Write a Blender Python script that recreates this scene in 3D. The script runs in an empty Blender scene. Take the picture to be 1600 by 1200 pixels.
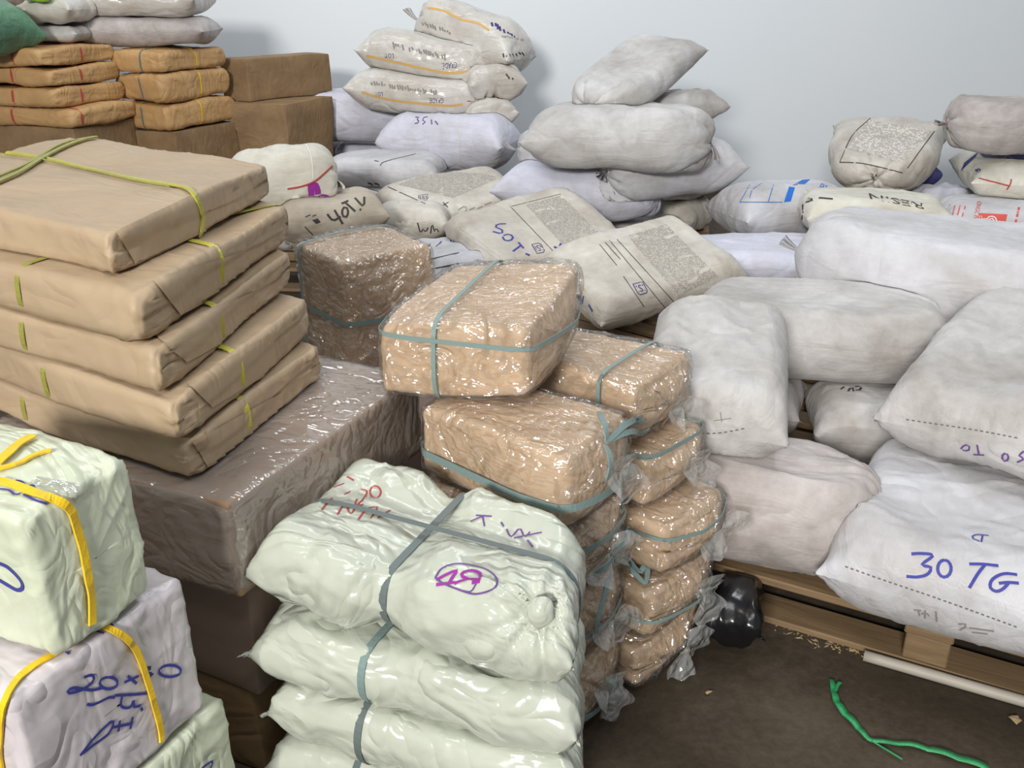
import bpy, bmesh, math, random
import numpy as np
from mathutils import Vector, Matrix
from mathutils.bvhtree import BVHTree

# ------------------------------------------------------------------ camera, light, exposure
scene = bpy.context.scene
COL = scene.collection
FOC, TILT, EYE = 1450.0, math.radians(23.0), 1.40
cam_d = bpy.data.cameras.new('camera')
cam_d.sensor_width = 36.0
cam_d.lens = 36.0 * FOC / 1600.0
cam_d.clip_end = 60
cam = bpy.data.objects.new('camera', cam_d)
COL.objects.link(cam)
cam.location = (0, 0, EYE)
cam.rotation_euler = (math.radians(90) - TILT, 0, 0)
scene.camera = cam
scene.view_settings.view_transform = 'Standard'
scene.view_settings.look = 'None'
scene.view_settings.gamma = 1
scene.view_settings.use_curve_mapping = False
scene.view_settings.exposure = 0.0

world = bpy.data.worlds.new('daylight')
scene.world = world
world.use_nodes = True
wb = world.node_tree.nodes['Background']
wb.inputs[0].default_value = (0.86, 0.93, 1.0, 1)
wb.inputs[1].default_value = 0.27

def area(name, loc, target, sx, sy, power, colour):
    d = bpy.data.lights.new(name, 'AREA')
    d.shape = 'RECTANGLE'; d.size = sx; d.size_y = sy
    d.energy = power; d.color = colour
    o = bpy.data.objects.new(name, d); COL.objects.link(o)
    o.location = loc
    o.rotation_euler = (Vector(target) - Vector(loc)).to_track_quat('-Z', 'Y').to_euler()
    return o
area('loading_door_daylight', (-2.4, -6.2, 4.1), (0.3, 5.0, 0.7), 1.8, 1.1, 830, (1.0, 0.97, 0.92))
area('ceiling_tube_light', (-0.2, 4.7, 4.6), (-0.1, 5.0, 0.0), 6.0, 0.5, 115, (0.93, 0.97, 1.0))
area('added_glint_light', (1.6, 2.2, 3.9), (1.2, 2.4, 0.2), 1.3, 0.12, 22, (0.95, 0.98, 1.0))  # unseen strip added to put more glints on the plastic film
area('added_glint_light', (0.2, -0.6, 3.8), (0.1, 1.4, 0.4), 1.3, 0.12, 22, (0.98, 0.98, 1.0))  # another added strip, for glints on the near bundles
area('added_glint_light', (-1.4, 0.9, 3.6), (-0.4, 1.9, 0.4), 1.3, 0.15, 20, (1.0, 0.96, 0.88))  # third added strip, for glints on the front left stacks

random.seed(4)
NPR = np.random.RandomState(11)
f32 = np.float32

# ------------------------------------------------------------------ materials
MATS = {}
class NT:
    def __init__(self, name):
        m = bpy.data.materials.new(name); m.use_nodes = True
        self.m = m; self.t = m.node_tree; self.n = self.t.nodes
        self.b = self.n['Principled BSDF']; self.out = self.n['Material Output']
    def new(self, typ, **kw):
        n = self.n.new(typ)
        for k, v in kw.items():
            if hasattr(n, k): setattr(n, k, v)
            else: n.inputs[k.replace('_', ' ')].default_value = v
        return n
    def link(self, a, b): self.t.links.new(a, b)
    def coords(self, kind='Object', scale=(1, 1, 1)):
        c = self.new('ShaderNodeTexCoord'); mp = self.new('ShaderNodeMapping')
        mp.inputs['Scale'].default_value = scale
        self.link(c.outputs[kind], mp.inputs['Vector'])
        return mp.outputs[0]
    def noise(self, vec, scale, detail=4, rough=.55, dist=0):
        n = self.new('ShaderNodeTexNoise'); n.inputs['Scale'].default_value = scale
        n.inputs['Detail'].default_value = detail; n.inputs['Roughness'].default_value = rough
        n.inputs['Distortion'].default_value = dist
        self.link(vec, n.inputs['Vector']); return n.outputs['Fac']
    def ramp(self, fac, stops):
        r = self.new('ShaderNodeValToRGB')
        e = r.color_ramp.elements
        while len(e) < len(stops): e.new(.5)
        for i, (p, c) in enumerate(stops):
            e[i].position = p; e[i].color = (*c, 1) if len(c) == 3 else c
        self.link(fac, r.inputs[0]); return r.outputs[0]
    def mix(self, fac, a, b):
        n = self.new('ShaderNodeMix', data_type='RGBA')
        for s, v in ((0, fac), (6, a), (7, b)):
            if hasattr(v, 'links'): self.link(v, n.inputs[s])
            else: n.inputs[s].default_value = v if s == 0 else (*v, 1)
        return n.outputs[2]
    def math(self, op, a, b=0.0):
        n = self.new('ShaderNodeMath', operation=op)
        for s, v in ((0, a), (1, b)):
            if hasattr(v, 'links'): self.link(v, n.inputs[s])
            else: n.inputs[s].default_value = v
        return n.outputs[0]
    def bump(self, h, strength, dist=.01, prev=None):
        b = self.new('ShaderNodeBump'); b.inputs['Strength'].default_value = strength
        b.inputs['Distance'].default_value = dist
        self.link(h, b.inputs['Height'])
        if prev is not None: self.link(prev, b.inputs['Normal'])
        return b.outputs[0]
    def col(self, v):
        if hasattr(v, 'links'): self.link(v, self.b.inputs['Base Color'])
        else: self.b.inputs['Base Color'].default_value = (*v, 1)
    def rough(self, v): self.b.inputs['Roughness'].default_value = v
    def spec(self, v): self.b.inputs['Specular IOR Level'].default_value = v
    def norm(self, v): self.link(v, self.b.inputs['Normal'])

def sack_mat(name, clean, dirty, amount=.5, rough=.5, crease=.5, seed=0.0, weave=True):
    """woven plastic sack: fine weave, creases running along the bag, patches of dust"""
    k = NT(name)
    ob = k.coords('Object'); uv = k.coords('UV')
    info = k.new('ShaderNodeObjectInfo')
    off = k.new('ShaderNodeVectorMath', operation='ADD')
    sc = k.math('MULTIPLY', info.outputs['Random'], 37.0)
    k.link(ob, off.inputs[0]); k.link(sc, off.inputs[1])
    v = off.outputs[0]
    d = k.noise(v, 3.2, 6, .62, .4)
    d2 = k.noise(v, 26, 4, .6)
    f = k.math('ADD', d, k.math('MULTIPLY', d2, .25))
    fac = k.ramp(f, [(.52 - .12 * amount, (0, 0, 0)), (.92 - .12 * amount, (1, 1, 1))])
    k.col(k.mix(fac, clean, dirty))
    k.rough(rough); k.spec(.35)
    k.b.inputs['Sheen Weight'].default_value = .08
    mpl = k.new('ShaderNodeMapping'); mpl.inputs['Scale'].default_value = (3.0, 13, 13)
    k.link(v, mpl.inputs[0])
    w1 = k.noise(mpl.outputs[0], 1.6, 3, .5, .8)
    w2 = k.math('ABSOLUTE', k.math('SUBTRACT', k.noise(v, 4.5, 1.5, .5, .5), .5))
    h = k.math('ADD', k.math('MULTIPLY', w1, .4), k.math('MULTIPLY', k.math('MINIMUM', w2, .10), 2.2))
    n = k.bump(h, crease, .026)
    if weave:
        ck = k.new('ShaderNodeTexWave', wave_type='BANDS', bands_direction='X'); ck.inputs['Scale'].default_value = 95
        ck2 = k.new('ShaderNodeTexWave', wave_type='BANDS', bands_direction='Y'); ck2.inputs['Scale'].default_value = 95
        k.link(ob, ck.inputs[0]); k.link(ob, ck2.inputs[0])
        n = k.bump(k.math('ADD', ck.outputs['Fac'], ck2.outputs['Fac']), .12, .0012, n)
    k.norm(n)
    return k.m

def film_mat(name, tint, haze, gloss, bump=.6, rough=.09):
    """clear plastic film: see-through with sharp broken glints"""
    k = NT(name)
    k.n.remove(k.b)
    tr = k.new('ShaderNodeBsdfTransparent'); tr.inputs[0].default_value = (*tint, 1)
    gl = k.new('ShaderNodeBsdfGlossy'); gl.inputs['Roughness'].default_value = rough
    df = k.new('ShaderNodeBsdfDiffuse'); df.inputs[0].default_value = (.85, .86, .84, 1)
    ob = k.coords('Object'); st = k.coords('Object', (9, 30, 30))
    rg = k.math('MINIMUM', k.math('ABSOLUTE', k.math('SUBTRACT', k.noise(ob, 10, 2, .5, .9), .5)), .12)
    h = k.math('ADD', k.math('ADD', k.math('MULTIPLY', k.noise(ob, 16, 2, .5, .8), .5), k.math('MULTIPLY', rg, 4.0)), k.math('MULTIPLY', k.noise(st, 1.5, 2, .5, .6), .6))
    nb = k.bump(h, bump, .035)
    k.link(nb, gl.inputs['Normal']); k.link(nb, df.inputs['Normal'])
    lw = k.new('ShaderNodeLayerWeight'); lw.inputs[0].default_value = .35
    k.link(nb, lw.inputs['Normal'])
    m1 = k.new('ShaderNodeMixShader'); m1.inputs[0].default_value = haze
    k.link(tr.outputs[0], m1.inputs[1]); k.link(df.outputs[0], m1.inputs[2])
    m2 = k.new('ShaderNodeMixShader')
    g = k.math('ADD', k.math('MULTIPLY', lw.outputs['Fresnel'], .22), gloss)
    k.link(g, m2.inputs[0]); k.link(m1.outputs[0], m2.inputs[1]); k.link(gl.outputs[0], m2.inputs[2])
    k.link(m2.outputs[0], k.out.inputs[0])
    return k.m

def paper_mat(name, base, dark, rough=.55, wr=.35, scale=1.0, spec=.3):
    k = NT(name)
    ob = k.coords('Object')
    info = k.new('ShaderNodeObjectInfo')
    off = k.new('ShaderNodeVectorMath', operation='ADD')
    k.link(ob, off.inputs[0]); k.link(k.math('MULTIPLY', info.outputs['Random'], 23.0), off.inputs[1])
    v = off.outputs[0]
    f = k.noise(v, 5 * scale, 5, .6, .3)
    k.col(k.mix(k.ramp(f, [(.35, (0, 0, 0)), (.75, (1, 1, 1))]), base, dark))
    k.rough(rough); k.spec(spec)
    mp = k.new('ShaderNodeMapping'); mp.inputs['Scale'].default_value = (1.0, 2.2, 1.3); mp.inputs['Rotation'].default_value = (.3, .2, .6)
    k.link(v, mp.inputs[0])
    def ridge(sc, di):
        q = k.noise(mp.outputs[0], sc, 2, .5, di)
        return k.math('ABSOLUTE', k.math('SUBTRACT', q, .5))
    h = k.math('ADD', k.math('MULTIPLY', k.noise(v, 7 * scale, 3, .5, 1.0), .6), k.math('MINIMUM', k.math('MULTIPLY', ridge(5 * scale, 1.2), 2.2), .30))
    n = k.bump(h, wr, .02)
    n = k.bump(k.noise(v, 260, 2), .06, .001, n)
    k.norm(n)
    return k.m

def plain(name, c, rough=.5, spec=.3, bump=0, scale=60, metal=0, var=0.0):
    k = NT(name)
    ob = k.coords('Object')
    if var:
        f = k.noise(ob, scale * .25, 4)
        k.col(k.mix(f, tuple(x * (1 - var) for x in c), tuple(min(1, x * (1 + var)) for x in c)))
    else: k.col(c)
    k.rough(rough); k.spec(spec); k.b.inputs['Metallic'].default_value = metal
    if bump: k.norm(k.bump(k.noise(ob, scale, 4), bump, .004))
    return k.m

def wood_mat(name, a, b):
    k = NT(name)
    st = k.coords('Object', (2.2, 26, 26))
    f = k.noise(st, 1.6, 6, .65, .6)
    k.col(k.mix(k.ramp(f, [(.3, (0, 0, 0)), (.7, (1, 1, 1))]), a, b))
    k.rough(.7); k.norm(k.bump(f, .5, .004)); return k.m

M = dict(
    white=sack_mat('white_woven_sack', (.57, .57, .605), (.38, .355, .34), .30, .48),
    lilac=sack_mat('bluish_white_sack', (.63, .64, .75), (.47, .45, .48), .18, .45),
    grey=sack_mat('dusty_white_sack', (.56, .55, .545), (.31, .28, .255), .62, .5),
    dusty=sack_mat('dusty_brownish_sack', (.55, .51, .50), (.28, .24, .22), .8, .5),
    cream=sack_mat('cream_sack', (.68, .66, .58), (.48, .44, .36), .45, .42),
    print=sack_mat('dirty_printed_sack', (.62, .59, .53), (.38, .335, .285), .65, .45),
    shiny=sack_mat('glossy_plastic_sack', (.62, .60, .56), (.43, .38, .33), .5, .2, .7, weave=False),
    tan=sack_mat('tan_sack', (.48, .42, .34), (.32, .27, .21), .6, .5),
    green=sack_mat('dark_green_sack', (.10, .24, .14), (.06, .13, .09), .5, .4, .8),
    maroon=sack_mat('brown_sack', (.22, .15, .12), (.13, .09, .07), .5, .5),
    navy_sack=sack_mat('dark_blue_sack', (.05,.05,.20), (.04,.04,.12), .5, .5),
    pinktie=plain('pink_tie', (.55,.32,.33), .6),
    lime=plain('lime_plastic', (.36, .72, .05), .35, .4, .5, 30),
    kraft=paper_mat('kraft_paper', (.445, .335, .22), (.39, .285, .18), .5, .22),
    kraft_warm=paper_mat('warm_kraft_paper', (.52, .32, .145), (.40, .235, .10), .5, .45),
    kraft_pale=paper_mat('pale_kraft_paper', (.70, .51, .34), (.62, .45, .29), .5, .30, 1.4),
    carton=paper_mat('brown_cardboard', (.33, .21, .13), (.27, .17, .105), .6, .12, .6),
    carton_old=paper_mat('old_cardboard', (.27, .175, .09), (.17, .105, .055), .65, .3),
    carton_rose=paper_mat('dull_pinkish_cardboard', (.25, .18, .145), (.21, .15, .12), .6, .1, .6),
    pale=paper_mat('pale_green_plastic', (.515, .545, .465), (.475, .505, .425), .2, .75, .9, .6),
    mint=paper_mat('greenish_white_plastic', (.63, .67, .52), (.58, .63, .475), .24, .4, 1.2, .5),
    pink=paper_mat('pinkish_white_plastic', (.66, .61, .63), (.61, .56, .58), .24, .4, 1.0, .5),
    film=film_mat('clear_film', (.985, .975, .965), .06, .17, .9, .10),
    stretch=film_mat('stretch_film', (.95, .94, .93), .16, .13, .28, .10),
    wood=wood_mat('pallet_wood', (.14, .09, .045), (.25, .165, .085)),
    teal=plain('grey_green_string', (.20, .28, .27), .4, .4, .3, 200),
    darktape=plain('dark_grey_tape', (.13, .16, .16), .4, .4, .2, 200),
    yellow=plain('yellow_string', (.88, .56, .02), .35, .4, .3, 200, var=.15),
    olive=plain('olive_yellow_string', (.43, .41, .055), .35, .4, .3, 200, var=.2),
    olive_dark=plain('olive_string', (.30, .29, .06), .4, .4, .3, 200, var=.25),
    red=plain('red_string', (.42, .06, .05), .5),
    tie=plain('white_tie', (.72, .70, .66), .5),
    thread=plain('dark_stitching', (.16, .14, .13), .7),
    seamline=plain('pale_stitching', (.60, .56, .48), .7),
    blue=plain('blue_marker', (.05, .055, .30), .6),
    navy=plain('navy_print', (.045, .04, .16), .6),
    cobalt=plain('blue_print', (.02, .15, .55), .6),
    black=plain('black_print', (.05, .045, .045), .7),
    greyprint=plain('grey_print', (.25, .23, .21), .7),
    purple=plain('purple_marker', (.30, .03, .30), .6),
    violet=plain('violet_marker', (.14, .07, .25), .6),
    redpen=plain('red_marker', (.42, .05, .05), .6),
    redprint=plain('red_print', (.62, .10, .08), .6),
    whiteprint=plain('white_print', (.78, .76, .74), .6),
    orange=plain('orange_stripe', (.62, .38, .12), .6),
    blackplastic=plain('black_plastic', (.008, .008, .009), .22, .5, .8, 9),
    pvc=plain('dirty_plastic_pipe', (.36, .33, .28), .5, .3, .2, 30, var=.25),
    yellowplastic=plain('clear_yellow_plastic', (.75, .50, .02), .25, .5),
    greenplastic=plain('green_string', (.03, .28, .10), .3, .5, .4, 120, var=.3),
    gather=film_mat('gathered_film', (.97, .95, .91), .22, .10, .5, .08),
    tape=film_mat('clear_tape', (.98, .98, .98), .12, .18, .3, .08),
    leaf=plain('dry_leaf', (.34, .25, .14), .7, .2, .3, 80, var=.3),
    scrap=plain('paper_scrap', (.62, .58, .52), .6, .2),
    greenleaf=plain('green_scrap', (.28, .42, .14), .5),
)

# ------------------------------------------------------------------ object helpers
def tag(o, label=None, cat=None, group=None, kind=None):
    if label: o['label'] = label
    if cat: o['category'] = cat
    if group: o['group'] = group
    if kind: o['kind'] = kind
    return o

FRAME = {}
def link_mesh(name, verts, faces, mat, parent=None, uvs=None, smooth=True, loc=None, R=None):
    """verts in world space; a top-level object gets its own origin and turn, a part lives in its parent's"""
    vs = np.asarray(verts, dtype=float)
    if parent is not None: loc, R = FRAME[parent.name]
    loc = np.zeros(3) if loc is None else np.asarray(loc, float)
    R = np.eye(3) if R is None else R
    lv = (vs - loc) @ R
    me = bpy.data.meshes.new(name)
    me.from_pydata(lv.tolist(), [], [[int(i) for i in f] for f in faces])
    if uvs is not None:
        me.uv_layers.new(name='UVMap').data.foreach_set('uv', np.asarray(uvs, f32).ravel())
    if smooth: me.polygons.foreach_set('use_smooth', [True] * len(me.polygons))
    for m in (mat if isinstance(mat, list) else [mat]): me.materials.append(m)
    me.update()
    o = bpy.data.objects.new(name, me); COL.objects.link(o)
    if parent is not None: o.parent = parent
    else:
        o.matrix_world = Matrix.Translation(Vector(loc)) @ Matrix([list(r) for r in R]).to_4x4()
    FRAME[o.name] = (loc, R)
    return o

def empty(name, loc, label, cat, group=None, R=None):
    o = bpy.data.objects.new(name, None); COL.objects.link(o)
    R = np.eye(3) if R is None else R
    o.matrix_world = Matrix.Translation(Vector(loc)) @ Matrix([list(r) for r in R]).to_4x4()
    o.empty_display_size = .1
    FRAME[o.name] = (np.asarray(loc, float), R)
    return tag(o, label, cat, group)

def rotm(yaw, pitch=0, roll=0):
    a, b, c = (math.radians(q) for q in (yaw, pitch, roll))
    Rz = np.array([[math.cos(a), -math.sin(a), 0], [math.sin(a), math.cos(a), 0], [0, 0, 1]])
    Ry = np.array([[math.cos(b), 0, -math.sin(b)], [0, 1, 0], [math.sin(b), 0, math.cos(b)]])
    Rx = np.array([[1, 0, 0], [0, math.cos(c), -math.sin(c)], [0, math.sin(c), math.cos(c)]])
    return Rz @ Ry @ Rx

# ------------------------------------------------------------------ cloth: a closed tube of fabric relaxed with pressure or round a core
def normals_of(P):
    dv = np.roll(P, -1, 1) - np.roll(P, 1, 1)
    du = np.empty_like(P)
    du[1:-1] = P[2:] - P[:-2]; du[0] = P[1] - P[0]; du[-1] = P[-1] - P[-2]
    n = np.cross(du, dv)
    return n / (np.linalg.norm(n, axis=2, keepdims=True) + 1e-9)

def relax(P, ru, rv, k_comp=.75):
    """one Jacobi pass over stretch, shear and bend links (ru, rv = rest lengths)"""
    acc = np.zeros_like(P)
    def per(A, B, rest, comp, stiff):
        d = B - A; l = np.sqrt((d * d).sum(2, keepdims=True)) + 1e-9
        e = (l - rest) / l
        e = np.where(e < 0, e * comp, e) * stiff
        return d * e * .5
    c = per(P, np.roll(P, -1, 1), rv, k_comp, 1.0); acc += c; acc -= np.roll(c, 1, 1)
    c = per(P[:-1], P[1:], ru, k_comp, 1.0); acc[:-1] += c; acc[1:] -= c
    rd = np.sqrt(ru * ru + np.asarray(rv) ** 2)
    if np.ndim(rd): rd = rd[:-1]
    c = per(P[:-1], np.roll(P, -1, 1)[1:], rd, k_comp, .5); acc[:-1] += c; acc[1:] -= np.roll(c, 1, 1)
    c = per(P[:-1], np.roll(P, 1, 1)[1:], rd, k_comp, .5); acc[:-1] += c; acc[1:] -= np.roll(c, -1, 1)
    # bend: second neighbours resist folding up
    c = per(P, np.roll(P, -2, 1), 2 * rv, .35, .35); acc += c; acc -= np.roll(c, 2, 1)
    c = per(P[:-2], P[2:], 2 * ru, .35, .35); acc[:-2] += c; acc[2:] -= c
    return P + acc * .42

def smooth_grid(P, w=.3):
    Q = P.copy()
    Q[1:-1] += w * (.25 * (P[2:] + P[:-2] + np.roll(P, 1, 1)[1:-1] + np.roll(P, -1, 1)[1:-1]) - P[1:-1])
    return Q

def lowfreq(P, amp, rs, f=3.0):
    out = np.zeros(P.shape[:-1])
    for _ in range(7):
        k = rs.normal(0, 1, 3) * f; ph = rs.uniform(0, 6.28)
        out += np.sin(P @ k + ph)
    return out / 3.0 * amp

def ridges(P, rs, f0, f1, n=6, sharp=3):
    """crumple pattern: overlapping sharp creases"""
    out = np.zeros(P.shape[:-1]); wx = lowfreq(P, .9, rs, 9.0)
    for _ in range(n):
        k = rs.normal(0, 1, 3); k /= np.linalg.norm(k); k *= rs.uniform(f0, f1)
        out += (1 - np.abs(np.sin(P @ k + rs.uniform(0, 6.28) + wx))) ** sharp * (.5 + .5 * np.sin(P @ (rs.normal(0, 1, 3) * 8) + rs.uniform(0, 6)))
    return out / n ** .5

def bag(L, W, T, ends, seed, nu=54, nv=72, steps=90, full=1.0, flat_top=.0):
    """filled sack lying flat; ends = ('sewn'|'tied', same).  Returns (nu, nv, 3) local points."""
    rs = np.random.RandomState(seed)
    per = 2 * (W + T) * .90
    Lf = L + .35 * T
    ru, rv = Lf / (nu - 1), per / nv
    s = np.linspace(-1, 1, nu)[:, None]; th = (np.arange(nv) / nv * 2 * np.pi)[None, :]
    se = lambda c, p: np.sign(c) * np.abs(c) ** p
    prof = np.ones((nu, 1)); wy = np.ones((nu, 1))
    for side, e in ((-1, ends[0]), (1, ends[1])):
        q = np.clip((s * side), 0, 1)
        if e == 'sewn':
            prof = prof * np.sqrt(np.clip(1 - q ** 3.2, 0, 1)); wy = wy + (per / 4 / (W / 2) - 1) * q ** 5
        else:
            r = np.sqrt(np.clip(1 - q ** 3.0, .0025, 1)); prof = prof * r; wy = wy * (r * .9 + .1 * (1 - q))
    P = np.stack([np.broadcast_to(s * L / 2, (nu, nv)), W / 2 * wy * se(np.cos(th), .75) + 0 * s,
                  T / 2 * prof * se(np.sin(th), .75)], 2).astype(f32)
    P += rs.normal(0, .0022, P.shape).astype(f32)
    mirror = (-np.arange(nv)) % nv
    V = np.zeros_like(P)
    zlo, zhi = -T * .46, T * .54
    for it in range(steps):
        n = normals_of(P)
        if it == 0:
            if ((n * (P - P.mean((0, 1)))).sum(2)).mean() < 0: sgn = -1.0
            else: sgn = 1.0
        X = P + V * .86 + sgn * n * (.0016 * full)
        Q = X
        for _ in range(4):
            Q = relax(Q, ru, rv)
            Q[..., 2] = np.clip(Q[..., 2], zlo, zhi)
            for idx, e in ((0, ends[0]), (-1, ends[1])):
                r = Q[idx]
                if e == 'sewn':
                    m = .5 * (r + r[mirror]); m[:, 0] = .8 * m[:, 0] + .2 * m[:, 0].mean(); Q[idx] = m
                else:
                    c = r.mean(0); d = r - c; d[:, 0] *= .3
                    l = np.sqrt((d * d).sum(1, keepdims=True)) + 1e-9
                    Q[idx] = c + d * np.minimum(1, .016 / l)
        V = np.clip(Q - P, -.01, .01); P = Q
    P = smooth_grid(smooth_grid(P, .25), .25)
    n = normals_of(P) * sgn
    h = lowfreq(P / max(L, .3), .009, rs, 7.0) + .010 * (ridges(P, rs, 8, 26, 6, 5) - .4)
    jj = np.arange(nv) / nv * 2 * np.pi
    for idx, e in ((0, ends[0]), (-1, ends[1])):
        dd = np.abs(P[..., 0] - P[idx][:, 0].mean())
        if e == 'tied':
            ph = sum(np.abs(np.sin(f * jj + rs.uniform(0, 6))) for f in (6.5, 9.5, 13.5)) / 3
            h += .019 * np.exp(-dd / .11) * np.clip(dd / .03, 0, 1) * (ph - .6)
        else:
            ph = (np.abs(np.sin(P[..., 1] * 62 + 2 * np.sin(P[..., 1] * 17) + rs.uniform(0, 6))) - .6) * (.4 + .6 * np.sin(P[..., 1] * 11 + rs.uniform(0, 6)) ** 2)
            h += .006 * np.exp(-dd / .045) * ph
    P = P + n * h[..., None]
    for idx, e in ((0, ends[0]), (-1, ends[1])):
        if e == 'sewn': P[idx] = .5 * (P[idx] + P[idx][mirror])
    core = P[2:-2]
    lo = core.min((0, 1)); hi = core.max((0, 1))
    P = (P - (lo + hi) / 2) / (hi - lo) * np.array([L, W, T])
    return P.astype(float)

def core_push(P, h, r, straps, floor=None):
    """move points out of a rounded block (half sizes h); straps pinch the block in"""
    hh = np.broadcast_to(np.asarray(h, f32), P.shape).copy()
    for ax, pos, depth, wid in straps:
        g = np.exp(-((P[..., ax] - pos) / wid) ** 2) * depth
        for o in range(3):
            if o != ax: hh[..., o] -= g
    q = np.abs(P) - (hh - r)
    qp = np.maximum(q, 0); ln = np.sqrt((qp * qp).sum(2)) + 1e-9
    inside = ln < 1e-6
    d = np.where(inside, q.max(2), ln) - r
    grad = np.where(inside[..., None], (q >= q.max(2, keepdims=True)).astype(f32), qp / ln[..., None]) * np.where(P < 0, -1, 1)
    push = np.maximum(-d, 0)[..., None] * grad
    return P + push

def wrap(L, W, T, seed, ends=('fold', 'fold'), slack=.05, straps=(), r=.02, nu=64, nv=84, steps=80, suck=.0016, jitter=.003, seam=(0, 0)):
    """sheet wrapped round a block: 'fold' closes flat over the end face, 'tied' gathers to a point"""
    rs = np.random.RandomState(seed)
    h = np.array([L, W, T]) / 2
    per = 2 * (W + T) * (1 + slack) - 8 * r * .43 * .5
    ext = T / 2
    for e in ends:
        if e == 'tied': ext = max(ext, .5 * math.hypot(W / 2, T / 2) + T / 4)
    Lf = L + 2 * ext * (1 + slack * .5)
    ru, rv = Lf / (nu - 1), np.full((nu, nv, 1), per / nv, f32)
    t = (np.arange(nv) / nv)
    # walk round the rectangle by arc length, starting at the middle of the +y side
    pts = np.array([[W / 2, 0], [W / 2, T / 2], [-W / 2, T / 2], [-W / 2, -T / 2], [W / 2, -T / 2], [W / 2, 0]])
    seg = np.linalg.norm(np.diff(pts, axis=0), axis=1); cum = np.r_[0, np.cumsum(seg)] / seg.sum()
    ry = np.interp(t, cum, pts[:, 0]) * (1 + slack); rz = np.interp(t, cum, pts[:, 1]) * (1 + slack)
    tm = (np.arange(nv) + .5) / nv
    side_edge = (tm < cum[1]) | (tm > cum[4]) | ((tm > cum[2]) & (tm < cum[3]))
    xs = np.linspace(-Lf / 2, Lf / 2, nu)
    P = np.zeros((nu, nv, 3), f32)
    for i, x in enumerate(xs):
        over = max(0, abs(x) - L / 2) / ext
        e = ends[0] if x < 0 else ends[1]
        over = min(1.0, over)
        a, b = (1.0 - slack * over, 1 - over) if e == 'fold' else (1 - .95 * over, 1 - .95 * over)
        if e == 'fold': rv[i, side_edge] *= max(.04, 1 - over)
        P[i, :, 0] = np.sign(x) * min(abs(x), L / 2 + .01 + .03 * over); P[i, :, 1] = ry * a; P[i, :, 2] = rz * b
    P += rs.normal(0, jitter, P.shape).astype(f32)
    mirror = (-np.arange(nv)) % nv
    V = np.zeros_like(P)
    sgn = 1.0
    for it in range(steps):
        n = normals_of(P)
        if it == 0 and ((n * P).sum(2)).mean() < 0: sgn = -1.0
        Q = P + V * .8 - sgn * n * suck
        for _ in range(3):
            Q = relax(Q, ru, rv, .5)
            for idx, e, sd in ((0, ends[0], seam[0]), (-1, ends[1], seam[1])):
                q = Q[idx]
                if e == 'fold':
                    m = .5 * (q + q[mirror]); m[:, 2] += .3 * (sd - m[:, 2]); Q[idx] = m
                else:
                    c = q.mean(0); d = q - c
                    l = np.sqrt((d * d).sum(1, keepdims=True)) + 1e-9
                    Q[idx] = c + d * np.minimum(1, .012 / l)
            Q = core_push(Q, h, r, straps)
            Q[..., 2] = np.maximum(Q[..., 2], -T / 2 - .004)
        V = np.clip(Q - P, -.008, .008); P = Q
    P = smooth_grid(P, .3)
    return P.astype(float)

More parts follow.
